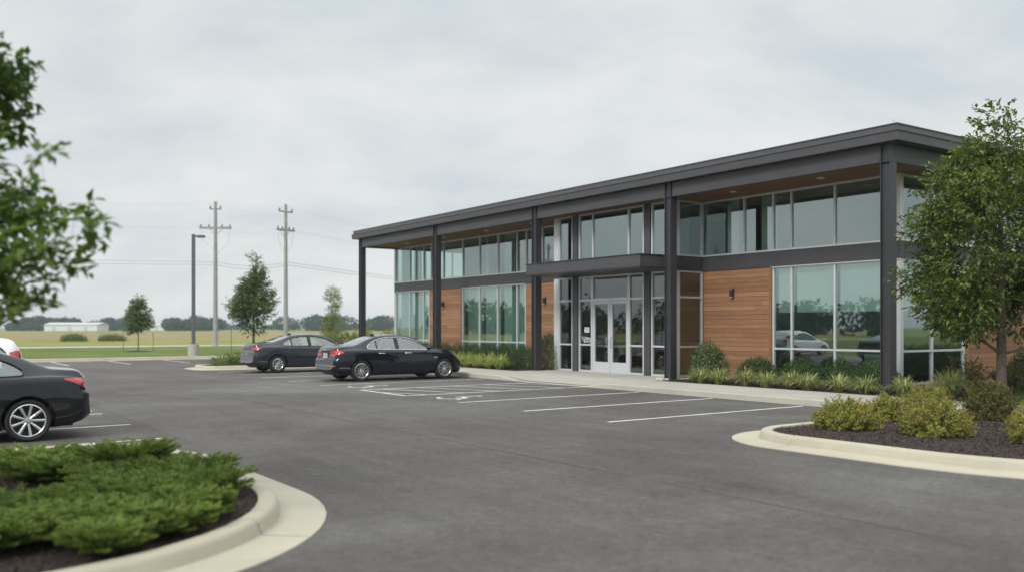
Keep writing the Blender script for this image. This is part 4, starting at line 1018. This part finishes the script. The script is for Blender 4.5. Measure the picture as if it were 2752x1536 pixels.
def make_car(name, label, spec, loc, rz, paintm, trim='chrome', lamp=None, plate=True, group='sedans parked in the lot', hatch=False, spokes='double', handle='black_plastic'):
    f = {k: pch(spec[k]) for k in ('zt', 'zs', 'w', 'wt', 'zb')}; L = spec['L']
    root = thing(name, label, 'car', loc, rz, group)
    def part(nm, mb, mat, parent=None, sm=40, bevel=0): return mb.build(nm, mat, parent or root, (0, 0, 0), sm, bevel)
    def sec(x):
        zb, zs, w, zt, wt = f['zb'](x), f['zs'](x), f['w'](x), f['zt'](x), f['wt'](x); g = zt-zs; hh = zs-zb
        e = min(1, g/.35); ye = .885*w
        p = [(0, zb), (.55*w, zb), (.84*w, zb+.006), (.935*w, zb+.05), (.972*w, zb+.13), (.993*w, zb+.36*hh), (w, zb+.52*hh), (.992*w, zb+.68*hh), (.985*w, zb+.80*hh), (.975*w, zb+.90*hh), (.945*w, zs-.012), (.905*w, zs+.006),
             (ye, zs+.06*g+.004), (ye+(wt-ye)*.36+.008*e, zs+.36*g), (ye+(wt-ye)*.70+.010*e, zs+.66*g), (wt+.012*e, zs+(.90-.04*e)*g), (wt-.035, zs+.955*g), (wt*.80, zs+.985*g), (wt*.45, zt+.0), (0, zt+.004)]
        return catmull(p, 2)
    def deform(x, y, z):
        w = max(.5, f['w'](x)); q = min(1, abs(y)/w); xo = x
        if x < .9:
            fa = (1-x/.9)**2; xo += fa*(spec['lean']*sstep(spec['shelf'], spec['shelf']+.06, z)*.45+spec['lean']*.8*sstep(spec['shelf']+.05, 1.1, z)+.17*q**3+.07*(1-sstep(.25, .42, z)))
        if x > 3.95:
            fa = min(1, ((x-3.95)/(L-3.95))**2); xo -= fa*(.20*sstep(.48, .85, z)+.22*q**2.6+.06*(1-sstep(.22, .36, z)))
        return (xo, y, z)
    xs = [0, .012, .035, .07, .12, .18]+list(np.arange(.25, L-.25, .055))+[L-.2, L-.14, L-.09, L-.05, L-.022, L-.006, L]
    mb = MB(); rings = []
    for x in xs:
        d = min(x, L-x); k = 1-.075*max(0, 1-d/.07)**2; zc = .62
        r = [(y*k, zc+(z-zc)*k) for y, z in sec(x)]
        r = r+[(-y, z) for y, z in r[-2:0:-1]]
        rings.append([deform(x, y, z) for y, z in r])
    n = len(rings[0]); V = [p for r in rings for p in r]; F = []
    for i in range(len(rings)-1):
        for j in range(n): F.append((i*n+j, i*n+(j+1) % n, (i+1)*n+(j+1) % n, (i+1)*n+j))
    h = n//2
    for b in (0, (len(rings)-1)*n):   # close the ends with strips across the car
        for j in range(0, h):
            a, b2, c, d = b+j, b+j+1, b+(n-j-1) % n, b+(n-j) % n
            q = [a, b2, c, d]; q = [v for k_, v in enumerate(q) if v not in q[:k_]]
            if len(q) > 2: F.append(tuple(q))
    mb.add(V, F); bo = tmp_obj(mb)
    bvh = BVHTree.FromObject(bo, bpy.context.evaluated_depsgraph_get())
    # hollow cabin, glazing openings, wheel wells
    mb = MB(); cr = []
    for x in np.arange(spec.get('cab', .98), 3.66, .12):
        x = float(x); zs, w, zt, wt = f['zs'](x), f['w'](x), f['zt'](x), f['wt'](x)
        r = [(0, .42), (.58, .42), (.60, .70), (.76, .80), (.79, zs-.06), (.885*w-.055, zs+.01), (wt-.045, max(zs+.03, zt-.10)), (wt*.6, zt-.055), (0, zt-.05)]
        r = r+[(-y, z) for y, z in r[-2:0:-1]]; cr.append([(x, y, z) for y, z in r])
    n2 = len(cr[0]); F = [(i*n2+j, i*n2+(j+1) % n2, (i+1)*n2+(j+1) % n2, (i+1)*n2+j) for i in range(len(cr)-1) for j in range(n2)]+[tuple(range(n2)), tuple((len(cr)-1)*n2+j for j in range(n2))]
    mb.add([p for r in cr for p in r], F); boolean(bo, tmp_obj(mb))
    lo, hi = pch(spec['dlo_lo']), pch(spec['dlo_hi'])
    for a, b in spec['cuts']:
        xx = np.linspace(a, b, 14); mb = MB(); m = len(xx); vs = []
        for s_ in (-1.2, 1.2): vs += [(float(x), s_, lo(float(x))) for x in xx]+[(float(x), s_, hi(float(x))) for x in xx[::-1]]
        k = 2*m; mb.add(vs, [tuple(range(k)), tuple(range(k, 2*k))]+[(j, (j+1) % k, k+(j+1) % k, k+j) for j in range(k)]); boolean(bo, tmp_obj(mb))
    for a, b in (spec['rear'], spec['wind']):
        mb = MB(); vs = []; xx = np.linspace(a, b, 8)
        for x in xx:
            x = float(x); y = f['wt'](x)-.045; z = f['zt'](x); vs += [(x, -y, z-.16), (x, y, z-.16), (x, y, z+.12), (x, -y, z+.12)]
        k = len(xx); F = [(i*4+j, i*4+(j+1) % 4, (i+1)*4+(j+1) % 4, (i+1)*4+j) for i in range(k-1) for j in range(4)]+[(0, 1, 2, 3), tuple((k-1)*4+j for j in range(4))]
        mb.add(vs, F); boolean(bo, tmp_obj(mb))
    for x in (spec['xr'], spec['xf']):
        for s_ in (-1, 1):
            mb = MB(); mb.cyl((x, s_*.64, spec['R']+.01), (x, s_*1.2, spec['R']+.01), spec['R']+.05, None, 40); boolean(bo, tmp_obj(mb))
    me = bo.data; bo.name = 'body'; me.name = 'body'; me.materials.clear(); me.materials.append(M[paintm]); smooth(me, 32)
    bo.parent = root
    # ---- surface patches thrown onto the body shell
    def cast(o, d): 
        h_ = bvh.ray_cast(Vector(o), Vector(d).normalized()); return h_[0], h_[1]
    def patch(nm, us, vlo, vhi, mk, off, mat, m=6, parent=None, both=False, sm=40):
        for s_ in ((-1, 1) if both else (-1,)):
            mb = MB(); vs = []; 
            for u_ in us:
                for j in range(m+1):
                    v = vlo(u_)+(vhi(u_)-vlo(u_))*j/m; o, d = mk(u_, v, s_); p, nn = cast(o, d)
                    if p is None: p = Vector(o)+Vector(d).normalized()*3; nn = -Vector(d).normalized()
                    if nn.dot(Vector(d)) > 0: nn = -nn
                    vs.append(tuple(p+nn*off))
            k = m+1; mb.add(vs, [(i*k+j, i*k+j+1, (i+1)*k+j+1, (i+1)*k+j) for i in range(len(us)-1) for j in range(m)])
            r_ = part(nm, mb, mat, parent, sm)
        return r_
    side = lambda x, z, s_: ((x, s_*3, z), (0, -s_, 0))
    rear = lambda y, z, s_: ((-3, y, z), (1, 0, 0))
    front = lambda y, z, s_: ((L+3, y, z), (-1, 0, 0))
    top = lambda x, y, s_: ((x, y, 3), (0, 0, -1))
    def diag(sgn):   # rear corner: sgn picks the side
        r2 = math.sqrt(.5)
        return lambda a, z, s_: ((a*r2-3*r2, s_*(a*r2+3*r2), z), (r2, -s_*r2, 0))
    def fdiag(a, z, s_):
        r2 = math.sqrt(.5); return ((L-a*r2+3*r2, s_*(a*r2+3*r2), z), (-r2, -s_*r2, 0))
    for a, b in spec['cuts']:
        patch('side_window', np.linspace(a-.012, b+.012, 12), lambda x: lo(x)-.012, lambda x: hi(x)+.012, side, -.014, 'car_glass', 5, both=True)
    for nm, (a, b) in (('rear_window', spec['rear']), ('windscreen', spec['wind'])):
        us = np.linspace(a-.01, b+.01, 12)
        patch(nm, us, lambda x: -(f['wt'](x)-.035), lambda x: f['wt'](x)-.035, top, -.010, 'car_rear_glass' if nm == 'rear_window' else 'car_glass', 12)
    # window surround
    for s_ in (-1, 1):
        x0, x1 = spec['cuts'][0][0]-.012, spec['cuts'][-1][1]+.02
        P = [(float(x), hi(float(x))+.008) for x in np.linspace(x0, x1, 34)]+[(float(x), lo(float(x))-.012) for x in np.linspace(x1, x0, 30)]
        mb = MB(); Q = []
        for x, z in P+[P[0]]:
            o, d = side(x, z, s_); p, nn = cast(o, d)
            if p is not None: Q.append(p+Vector((0, s_*.003, 0)))
        mb.tube(Q, .011 if trim == 'chrome' else .009, 6, False); part('window_trim', mb, trim)
        for (a0, b0), (a1, b1) in zip(spec['cuts'][:-1], spec['cuts'][1:]):
            if b0 > a1: continue
            us = np.linspace(b0-.004, a1+.004, 3)
            mb = MB(); vs = []
            for x in us:
                for j in range(7):
                    z = lo(x)+(hi(x)-lo(x))*j/6; p, nn = cast(*side(float(x), z, s_)); vs.append(tuple(p+Vector((0, s_*.004, 0))))
            mb.add(vs, [(i*7+j, i*7+j+1, (i+1)*7+j+1, (i+1)*7+j) for i in range(2) for j in range(6)]); part('pillar_cover', mb, 'black_plastic')
    def seam(pts, mk, s_=-1, r=.0035, nm='panel_gap', mat='black_plastic'):
        mb = MB(); Q = []
        pts = catmull(pts, 6)
        for u_, v in pts:
            p, nn = cast(*mk(u_, v, s_))
            if p is not None: Q.append(p)
        if len(Q) > 1: mb.tube(Q, r, 5); part(nm, mb, mat)
    for s_ in (-1, 1):
        if not hatch:
            seam([(2.30, .97), (2.31, .8), (2.31, .5), (2.29, .26)], side, s_)
            seam([(3.47, .95), (3.50, .8), (3.47, .55), (3.42, .27)], side, s_)
            seam([(1.26, 1.02), (1.34, .9), (1.42, .78), (1.46, .55), (1.50, .30)], side, s_)
            seam([(1.50, .285), (2.4, .27), (3.42, .28)], side, s_)
            seam([(.30, spec['shelf']+.005), (.5, spec['shelf']+.0), (.64, spec['shelf']-.02)], side, s_)
    # handles
    for x in ((1.72, 2.66) if not hatch else ()):
        for s_ in (-1, 1):
            p, nn = cast(*side(x, .875, s_)); mb = MB()
            a = p+Vector((-.11, s_*.012, 0)); b = p+Vector((.11, s_*.012, -.004)); mb.tube([a+Vector((0, -s_*.02, 0)), a+Vector((.025, s_*.012, 0)), b+Vector((-.025, s_*.012, 0)), b+Vector((0, -s_*.02, 0))], .013, 8); part('door_handle', mb, handle)
    # mirrors
    for s_ in (-1, 1):
        bm = bmesh.new(); bmesh.ops.create_uvsphere(bm, u_segments=20, v_segments=12, radius=1)
        for v in bm.verts: v.co = Vector((3.30+v.co.x*.075*(1.2 if v.co.x > 0 else .55), s_*1.01+v.co.y*.115, 1.03+v.co.z*.072))
        me = bpy.data.meshes.new('mirror'); bm.to_mesh(me); bm.free(); smooth(me, 60); mr = link_mesh('mirror', me, paintm, root)
        mb = MB(); mb.tube([(3.36, s_*.84, .965), (3.34, s_*.95, 1.0)], .022, 8); part('mirror_arm', mb, 'black_plastic', mr)
    # lamps
    for q in (lamp or []):
        us = np.linspace(q[0], q[1], 14); lo_, hi_ = pch(q[2]), pch(q[3])
        patch('tail_light', us, lo_, hi_, diag(-1), .006, 'tail_red', 5, both=True)
    for (a0, a1, z0, z1) in spec.get('chrome_lamp', ()): 
        patch('lamp_strip', np.linspace(a0, a1, 8), lambda u_: z0, lambda u_: z1, diag(-1), .010, 'plate', 1, both=True)
    patch('headlight', np.linspace(.42, .78, 12), pch([(.42, .60), (.62, .62), (.78, .70)]), pch([(.42, .70), (.62, .735), (.78, .76)]), fdiag, .005, 'headlamp', 4, both=True)
    patch('grille', np.linspace(-.34, .34, 8), lambda y: .42, lambda y: .66, front, .006, 'black_plastic', 3)
    patch('lower_intake', np.linspace(-.62, .62, 10), lambda y: .24, lambda y: .34, front, .006, 'black_plastic', 2)
    # rear furniture
    if plate:
        mb = MB(); p, nn = cast(*rear(0, .80, 1)); xx = p.x-.018; mb.box(xx-.008, xx, -.155, .155, .735, .875); pl = part('number_plate', mb, 'plate', sm=0)
        mb = MB()
        for k in range(6): a = .118-k*.042; mb.box(xx-.0105, xx-.0082, a-.026, a-.004, .765, .842)
        mb.box(xx-.0105, xx-.0082, -.09, .09, .852, .862); part('plate_marks', mb, 'plate_ink', pl, sm=0)
    if trim == 'chrome':
        p, nn = cast(*rear(0, .985, 1)); mb = MB(); mb.cyl((p.x+.01, 0, .985), (p.x-.008, 0, .985), .036, .034, 20); part('round_badge', mb, 'chrome')
    patch('rear_valance', np.linspace(-.55, .55, 12), lambda y: .26, lambda y: .345, rear, .006, 'black_plastic', 2)
    seam([(-.80, .50), (-.4, .49), (.4, .49), (.80, .50)], rear, 1, .006, 'bumper_strip', 'chrome' if trim == 'chrome' else 'black_plastic')
    if not hatch:
        seam([(-.69, 1.02), (-.62, .80), (-.5, .68), (0, .672), (.5, .68), (.62, .80), (.69, 1.02)], rear, 1)
        seam([(.30, .435), (.55, .43), (.64, .425)], side, -1, .006, 'bumper_strip', 'galvanised')
        for s_ in (-1, 1):
            p, nn = cast(*diag(1)(.80, .44, s_)); 
        patch('reflector', np.linspace(.50, .60, 4), lambda u_: .435, lambda u_: .475, diag(-1), .005, 'tail_red', 1, both=True)
        mb = MB(); z = f['zt'](1.72); 
        mb.add([(1.66, -.015, z-.01), (1.84, -.022, z+.02), (1.84, .022, z+.02), (1.66, .015, z-.01), (1.76, -.004, z+.07), (1.82, -.004, z+.075), (1.82, .004, z+.075), (1.76, .004, z+.07)],
               [(0, 1, 5, 4), (1, 2, 6, 5), (2, 3, 7, 6), (3, 0, 4, 7), (4, 5, 6, 7), (0, 3, 2, 1)]); part('roof_aerial', mb, 'black_plastic')
    if trim == 'chrome':
        p, nn = cast(*side(3.66, .70, -1)); 
        for s_ in (-1, 1):
            patch('fender_badge', np.linspace(3.56, 3.70, 3), lambda x: .705, lambda x: .725, side, .004, 'chrome', 1, both=True); break
    # underbody and wells
    mb = MB(); mb.box(.35, L-.4, -.60, .60, .19, .40); part('underbody', mb, 'black_plastic', sm=0)
    mb = MB()
    for x in (spec['xr'], spec['xf']): mb.cyl((x, -.8, spec['R']), (x, .8, spec['R']), .045, None, 10)
    part('axle', mb, 'black_plastic')
    # cabin
    for y in (-.36, .36):
        mb = MB(); mb.box(2.25, 2.75, y-.24, y+.24, .45, .64)
        mb.add([(2.22, y-.23, .60), (2.34, y-.23, .60), (2.34, y+.23, .60), (2.22, y+.23, .60), (2.02, y-.20, 1.10), (2.10, y-.20, 1.11), (2.10, y+.20, 1.11), (2.02, y+.20, 1.10)], [(0, 3, 2, 1), (4, 5, 6, 7), (0, 1, 5, 4), (1, 2, 6, 5), (2, 3, 7, 6), (3, 0, 4, 7)])
        mb.box(1.99, 2.07, y-.12, y+.12, 1.13, 1.28); part('front_seat', mb, 'seat_cloth', bevel=.03)
    mb = MB(); mb.box(1.35, 1.75, -.62, .62, .45, .62); mb.box(1.18, 1.30, -.62, .62, .55, 1.08)
    for y in (-.38, .38): mb.box(1.17, 1.25, y-.12, y+.12, 1.09, 1.20)
    part('rear_seat', mb, 'seat_cloth', bevel=.03)
    mb = MB(); mb.box(3.0, 3.4, -.72, .72, .70, .93); part('dashboard', mb, 'black_plastic', bevel=.03)
    mb = MB(); c_ = Vector((2.92, .36, .93)); mb.tube([c_+Vector((math.sin(a)*.05, math.cos(a)*.18, math.sin(a)*.17)) for a in np.linspace(0, 2*math.pi, 25)], .014, 6, False); part('steering_wheel', mb, 'black_plastic')
    # wheels
    R = spec['R']; rr = spec.get('rim', .228)
    def wheel_parts():
        tp = MB(); tp.lathe([(rr+.004, -.085), (rr+.03, -.105), (R-.035, -.112), (R-.012, -.098), (R, -.07), (R, .07), (R-.012, .098), (R-.035, .112), (rr+.03, .105), (rr+.004, .085)], 56, 'y', True)
        rp_ = MB(); rp_.lathe([(rr+.006, -.100), (rr-.006, -.106), (rr-.014, -.098), (rr-.018, -.06), (rr-.022, .07), (rr+.006, .08), (rr+.006, -.100)], 56, 'y')
        rp_.lathe([(.001, -.080), (.030, -.080), (.036, -.072), (.062, -.066), (.066, -.03), (.001, -.03)], 32, 'y')
        ns = {'double': 10, 'nine': 9, 'ten': 10}[spokes]
        def spoke(a0, w0, w1, yi=-.066, yo=-.092, tw=0):
            vs = []
            for rad, w_, y in ((.045, w0, yi), (rr*.55, (w0+w1)/2, (yi+yo)/2-.004), (rr-.010, w1, yo)):
                a = a0+tw*(rad/rr); c, s_ = math.cos(a), math.sin(a)
                for sd_, dy in ((-1, .0), (-.55, -.006), (.55, -.006), (1, 0), (1, .035), (-1, .035)): vs.append((rad*c-sd_*w_/2*s_, y+dy, rad*s_+sd_*w_/2*c))
            rp_.add(vs, [(i*6+j, i*6+(j+1) % 6, (i+1)*6+(j+1) % 6, (i+1)*6+j) for i in range(2) for j in range(6)])
        for k in range(ns):
            a = 2*math.pi*k/ns+.2
            if spokes == 'double': spoke(a-.13, .016, .017, tw=.02); spoke(a+.13, .016, .017, tw=-.02)
            elif spokes == 'nine': spoke(a, .030, .043)
            else: spoke(a, .024, .040)
        for k in range(5):
            a = 2*math.pi*k/5; rp_.cyl((.047*math.cos(a), -.075, .047*math.sin(a)), (.047*math.cos(a), -.062, .047*math.sin(a)), .009, None, 8)
        dk = MB(); dk.cyl((0, -.02, 0), (0, .0, 0), .145, None, 40); dk.cyl((0, .02, 0), (0, .03, 0), rr, None, 40)
        return tp, rp_, dk
    tp, rp_, dk = wheel_parts()
    w0 = tp.build('wheel', 'rubber', root, sm=40); r0 = rp_.build('rim', 'rim_alloy', w0, sm=35); d0 = dk.build('brake_disc', 'rim_dark', w0, sm=40)
    first = True
    for x in (spec['xr'], spec['xf']):
        for s_ in (-1, 1):
            if first: o = w0; first = False
            else:
                o = w0.copy(); COL.objects.link(o); o.parent = root
                for ch in (r0, d0): c_ = ch.copy(); COL.objects.link(c_); c_.parent = o
            o.location = (x, s_*.795, R); o.rotation_euler = (0, 0, 0 if s_ < 0 else math.pi); 
            o.rotation_euler[1] = random.uniform(0, 6.28)
    return root
def place(t_rear, s_mid, facing, k, yaw=0):   # facing +1 towards the building
    return W(t_rear, s_mid, .0), TH+(0 if facing > 0 else math.pi)+yaw, k
TAIL_A = [(.40, .93, [(.40, .835), (.60, .80), (.74, .835), (.93, .895)], [(.40, .935), (.60, .965), (.80, .965), (.93, .915)])]
TAIL_B = [(.42, .86, [(.42, .86), (.6, .85), (.86, .87)], [(.42, .93), (.6, .96), (.86, .94)])]
TAIL_C = [(.45, .98, [(.45, .80), (.60, .79), (.98, .935)], [(.45, .925), (.60, .955), (.98, .955)])]
def put(r, t, s, yaw=0, facing=1, k=1.0):
    r.location = W(t, s, .004); r.rotation_euler = (0, 0, TH+yaw+(0 if facing > 0 else math.pi)); r.scale = (k, k, k); return r
A = make_car('parked_sedan', 'navy sedan with chrome window trim parked nose to the walk beside the hatched bay', SEDAN, (0, 0, 0), 0, 'paint_navy', 'chrome', TAIL_A, True, handle='chrome')
put(A, 11.45, 27.02, -.03, 1, 1.0)
S2 = dict(SEDAN); S2['zt'] = [(x, z if z < 1.15 else 1.15+(z-1.15)*.93) for x, z in SEDAN['zt']]; S2['zt'][6] = (1.3, 1.27)
S2['dlo_hi'] = [(x, z if z < 1.15 else 1.15+(z-1.15)*.90) for x, z in SEDAN['dlo_hi']]; S2['rim'] = .205; S2['R'] = .325; S2['lean'] = .10
Bc = make_car('parked_sedan', 'graphite sedan without chrome trim, parked behind the navy one next to the far island', S2, (0, 0, 0), 0, 'paint_graphite', 'black_plastic', TAIL_B, False, spokes='ten')
put(Bc, 11.25, 33.75, -.02, 1, 1.0)
S3 = dict(SEDAN); S3['rim'] = .248; S3['R'] = .325; S3['shelf'] = .70
S3['cuts'] = [(1.09, 1.72), (1.76, 2.25), (2.36, 3.45)]; S3['rear'] = (.74, 1.38); S3['cab'] = .80
S3['zt'] = [(0,.98),(.08,1.055),(.2,1.08),(.45,1.095),(.66,1.11),(.82,1.165),(1.1,1.29),(1.45,1.395),(1.85,1.445)]+SEDAN['zt'][9:]
S3['wt'] = [(0,.68),(.4,.72),(.62,.70),(.9,.635),(1.3,.575),(1.9,.56),(2.6,.57)]+SEDAN['wt'][7:]
S3['dlo_lo'] = [(1.06,1.04),(1.12,1.02),(1.4,1.012),(3.4,.975),(3.50,.972)]; S3['dlo_hi'] = [(1.06,1.065),(1.13,1.13),(1.32,1.23),(1.6,1.315),(1.95,1.36),(2.45,1.368),(2.8,1.318),(3.1,1.205),(3.35,1.07),(3.50,.985)]
Cc = make_car('parked_sedan', 'dark sedan at the left edge showing its rear wheel and wedge shaped red tail light', S3, (0, 0, 0), 0, 'paint_slate', 'black_plastic', TAIL_C, False, spokes='nine')
put(Cc, 2.82, 16.02, .0, -1, .965)
S4 = dict(SEDAN); S4.update(L=4.3, xr=.88, xf=3.45, lean=.10, shelf=.62,
    zt=[(0, 1.08), (.06, 1.2), (.14, 1.32), (.28, 1.44), (.45, 1.475), (.9, 1.51), (1.6, 1.525), (2.2, 1.47), (2.6, 1.33), (3.0, 1.08), (3.3, 1.0), (3.8, .90), (4.1, .78), (4.3, .62)],
    zs=[(0, .98), (.3, 1.02), (1.0, 1.0), (2.4, .96), (3.0, .93), (3.6, .86), (4.0, .74), (4.3, .56)],
    w=[(0, .78), (.12, .84), (.4, .88), (1.0, .89), (3.2, .89), (3.8, .86), (4.3, .72)], wt=[(0, .60), (.2, .58), (.6, .57), (1.4, .57), (2.2, .58), (2.6, .62), (3.0, .70), (3.4, .72), (4.0, .64), (4.3, .5)],
    zb=[(0, .34), (.2, .22), (1, .19), (3.8, .19), (4.3, .26)],
    dlo_lo=[(.45, 1.10), (.6, 1.05), (2.0, 1.02), (2.95, 1.0)], dlo_hi=[(.45, 1.14), (.55, 1.27), (.75, 1.37), (1.3, 1.42), (2.0, 1.38), (2.5, 1.24), (2.95, 1.03)], cuts=[(.5, .98), (1.03, 1.75), (1.83, 2.85)], rear=(.10, .30), wind=(2.2, 2.92))
D_ = make_car('parked_hatchback', 'white hatchback with a round red tail light at the left edge behind the dark sedan', S4, (0, 0, 0), 0, 'paint_white', 'black_plastic', [(.46, .80, [(.46, 1.10), (.62, 1.08), (.80, 1.12)], [(.46, 1.20), (.62, 1.24), (.80, 1.20)])], False, group='cars in the left row', hatch=True)
put(D_, 2.55, 21.0, 0, -1, 1.0)


def copy_tree(o, parent=None):
    c = o.copy(); COL.objects.link(c)
    if parent is not None: c.parent = parent
    for ch in [q for q in bpy.data.objects if q.parent == o]: copy_tree(ch, c)
    return c
E_ = copy_tree(D_); put(E_, 2.4, 33.2, 0, -1); E_['label'] = 'pale hatchback of the left row, mirrored in the right hand windows'
F_ = copy_tree(Bc); put(F_, 2.6, 26.9, 0, -1); F_['label'] = 'graphite sedan of the left row, mirrored in the entry doors'; F_['group'] = 'cars in the left row'
G_ = copy_tree(D_); put(G_, 2.5, 39.0, 0, -1); G_['label'] = 'pale hatchback at the far end of the left row, seen only as a reflection'
# ------------------------------------------------------------------ air
mb = MB(); mb.box(-3300, 3300, -3300, 3800, -1.2, 15.5); hz = mb.build('haze', None); hz['kind'] = 'stuff'; hz['label'] = 'thin pale haze over the fields'
hn = NT('haze_air'); pv = hn.n('ShaderNodeVolumePrincipled'); pv.inputs['Color'].default_value = (.90, .95, 1.0, 1); pv.inputs['Density'].default_value = HAZE; pv.inputs['Anisotropy'].default_value = .2
hn.l(pv.outputs[0], hn.out.inputs['Volume']); hz.data.materials.append(hn.m)
# ------------------------------------------------------------------ sky, sun, camera
world = bpy.data.worlds.new('World'); SC.world = world; world.use_nodes = True
nt = world.node_tree; nt.nodes.clear()
def wn(t, **k):
    n = nt.nodes.new(t)
    for a, b in k.items(): setattr(n, a, b)
    return n
EL, AZ = math.radians(38), math.radians(212)
sky = wn('ShaderNodeTexSky', sky_type='NISHITA', sun_disc=False, sun_elevation=EL, sun_rotation=AZ)
tc = wn('ShaderNodeTexCoord'); sep = wn('ShaderNodeSeparateXYZ'); nt.links.new(tc.outputs['Generated'], sep.inputs[0])
ad = wn('ShaderNodeMath', operation='ADD'); ad.inputs[1].default_value = .42; mxz = wn('ShaderNodeMath', operation='MAXIMUM'); mxz.inputs[1].default_value = 0
nt.links.new(sep.outputs['Z'], mxz.inputs[0]); nt.links.new(mxz.outputs[0], ad.inputs[0])
cx = wn('ShaderNodeMath', operation='DIVIDE'); cy = wn('ShaderNodeMath', operation='DIVIDE')
nt.links.new(sep.outputs['X'], cx.inputs[0]); nt.links.new(ad.outputs[0], cx.inputs[1]); nt.links.new(sep.outputs['Y'], cy.inputs[0]); nt.links.new(ad.outputs[0], cy.inputs[1])
cb = wn('ShaderNodeCombineXYZ'); nt.links.new(cx.outputs[0], cb.inputs[0]); nt.links.new(cy.outputs[0], cb.inputs[1])
mp = wn('ShaderNodeMapping'); mp.inputs['Location'].default_value = (3.1, 1.7, 0); mp.inputs['Scale'].default_value = (.8, 1.15, 1); nt.links.new(cb.outputs[0], mp.inputs[0])
n1 = wn('ShaderNodeTexNoise'); n1.inputs['Scale'].default_value = 2.3; n1.inputs['Detail'].default_value = 6; n1.inputs['Roughness'].default_value = .56; n1.inputs['Distortion'].default_value = .3; nt.links.new(mp.outputs[0], n1.inputs[0])
rp = wn('ShaderNodeValToRGB'); e = rp.color_ramp.elements
e[0].position = .37; e[0].color = (.635, .69, .74, 1); e[1].position = .62; e[1].color = (.83, .845, .845, 1); q = e.new(.50); q.color = (.745, .782, .785, 1)
nt.links.new(n1.outputs[0], rp.inputs[0])
# the cloud deck brightens overhead, as a uniform overcast does
zr = wn('ShaderNodeMapRange'); zr.inputs['From Min'].default_value = .35; zr.inputs['From Max'].default_value = .85; zr.inputs['To Min'].default_value = 1.0; zr.inputs['To Max'].default_value = 2.4; nt.links.new(sep.outputs['Z'], zr.inputs[0])
sc10 = wn('ShaderNodeVectorMath', operation='SCALE'); nt.links.new(rp.outputs[0], sc10.inputs[0])
mt = wn('ShaderNodeMath', operation='MULTIPLY'); mt.inputs[1].default_value = 10.0; nt.links.new(zr.outputs[0], mt.inputs[0]); nt.links.new(mt.outputs[0], sc10.inputs['Scale'])
mx = wn('ShaderNodeMix', data_type='RGBA'); mx.inputs[0].default_value = .95; nt.links.new(sky.outputs[0], mx.inputs[6]); nt.links.new(sc10.outputs[0], mx.inputs[7])
bg = wn('ShaderNodeBackground'); bg.inputs['Strength'].default_value = .1; nt.links.new(mx.outputs[2], bg.inputs[0])
wo = wn('ShaderNodeOutputWorld'); nt.links.new(bg.outputs[0], wo.inputs[0])
sd = bpy.data.lights.new('sun', 'SUN'); sd.energy = 2.4; sd.angle = math.radians(16); sd.color = (1, .96, .90)
so = bpy.data.objects.new('sun', sd); COL.objects.link(so)
dirv = Vector((math.sin(AZ)*math.cos(EL), math.cos(AZ)*math.cos(EL), math.sin(EL)))
so.rotation_euler = dirv.to_track_quat('Z', 'Y').to_euler(); so.location = (0, 0, 40)

cam = bpy.data.cameras.new('camera'); co = bpy.data.objects.new('camera', cam); COL.objects.link(co)
co.location = (0, 0, 1.7); co.rotation_euler = (math.radians(90), 0, 0)
cam.sensor_width = 36; cam.lens = 36*2450/2752; cam.shift_y = 110/2752; cam.clip_end = 6000; cam.clip_start = .1
cam.dof.use_dof = True; cam.dof.focus_distance = 19; cam.dof.aperture_fstop = .78
SC.camera = co
SC.view_settings.view_transform = 'Standard'; SC.view_settings.look = 'None'; SC.view_settings.gamma = 1; SC.view_settings.exposure = 0
SC.cycles.max_bounces = 8; SC.cycles.transparent_max_bounces = 16; SC.cycles.sample_clamp_indirect = 6
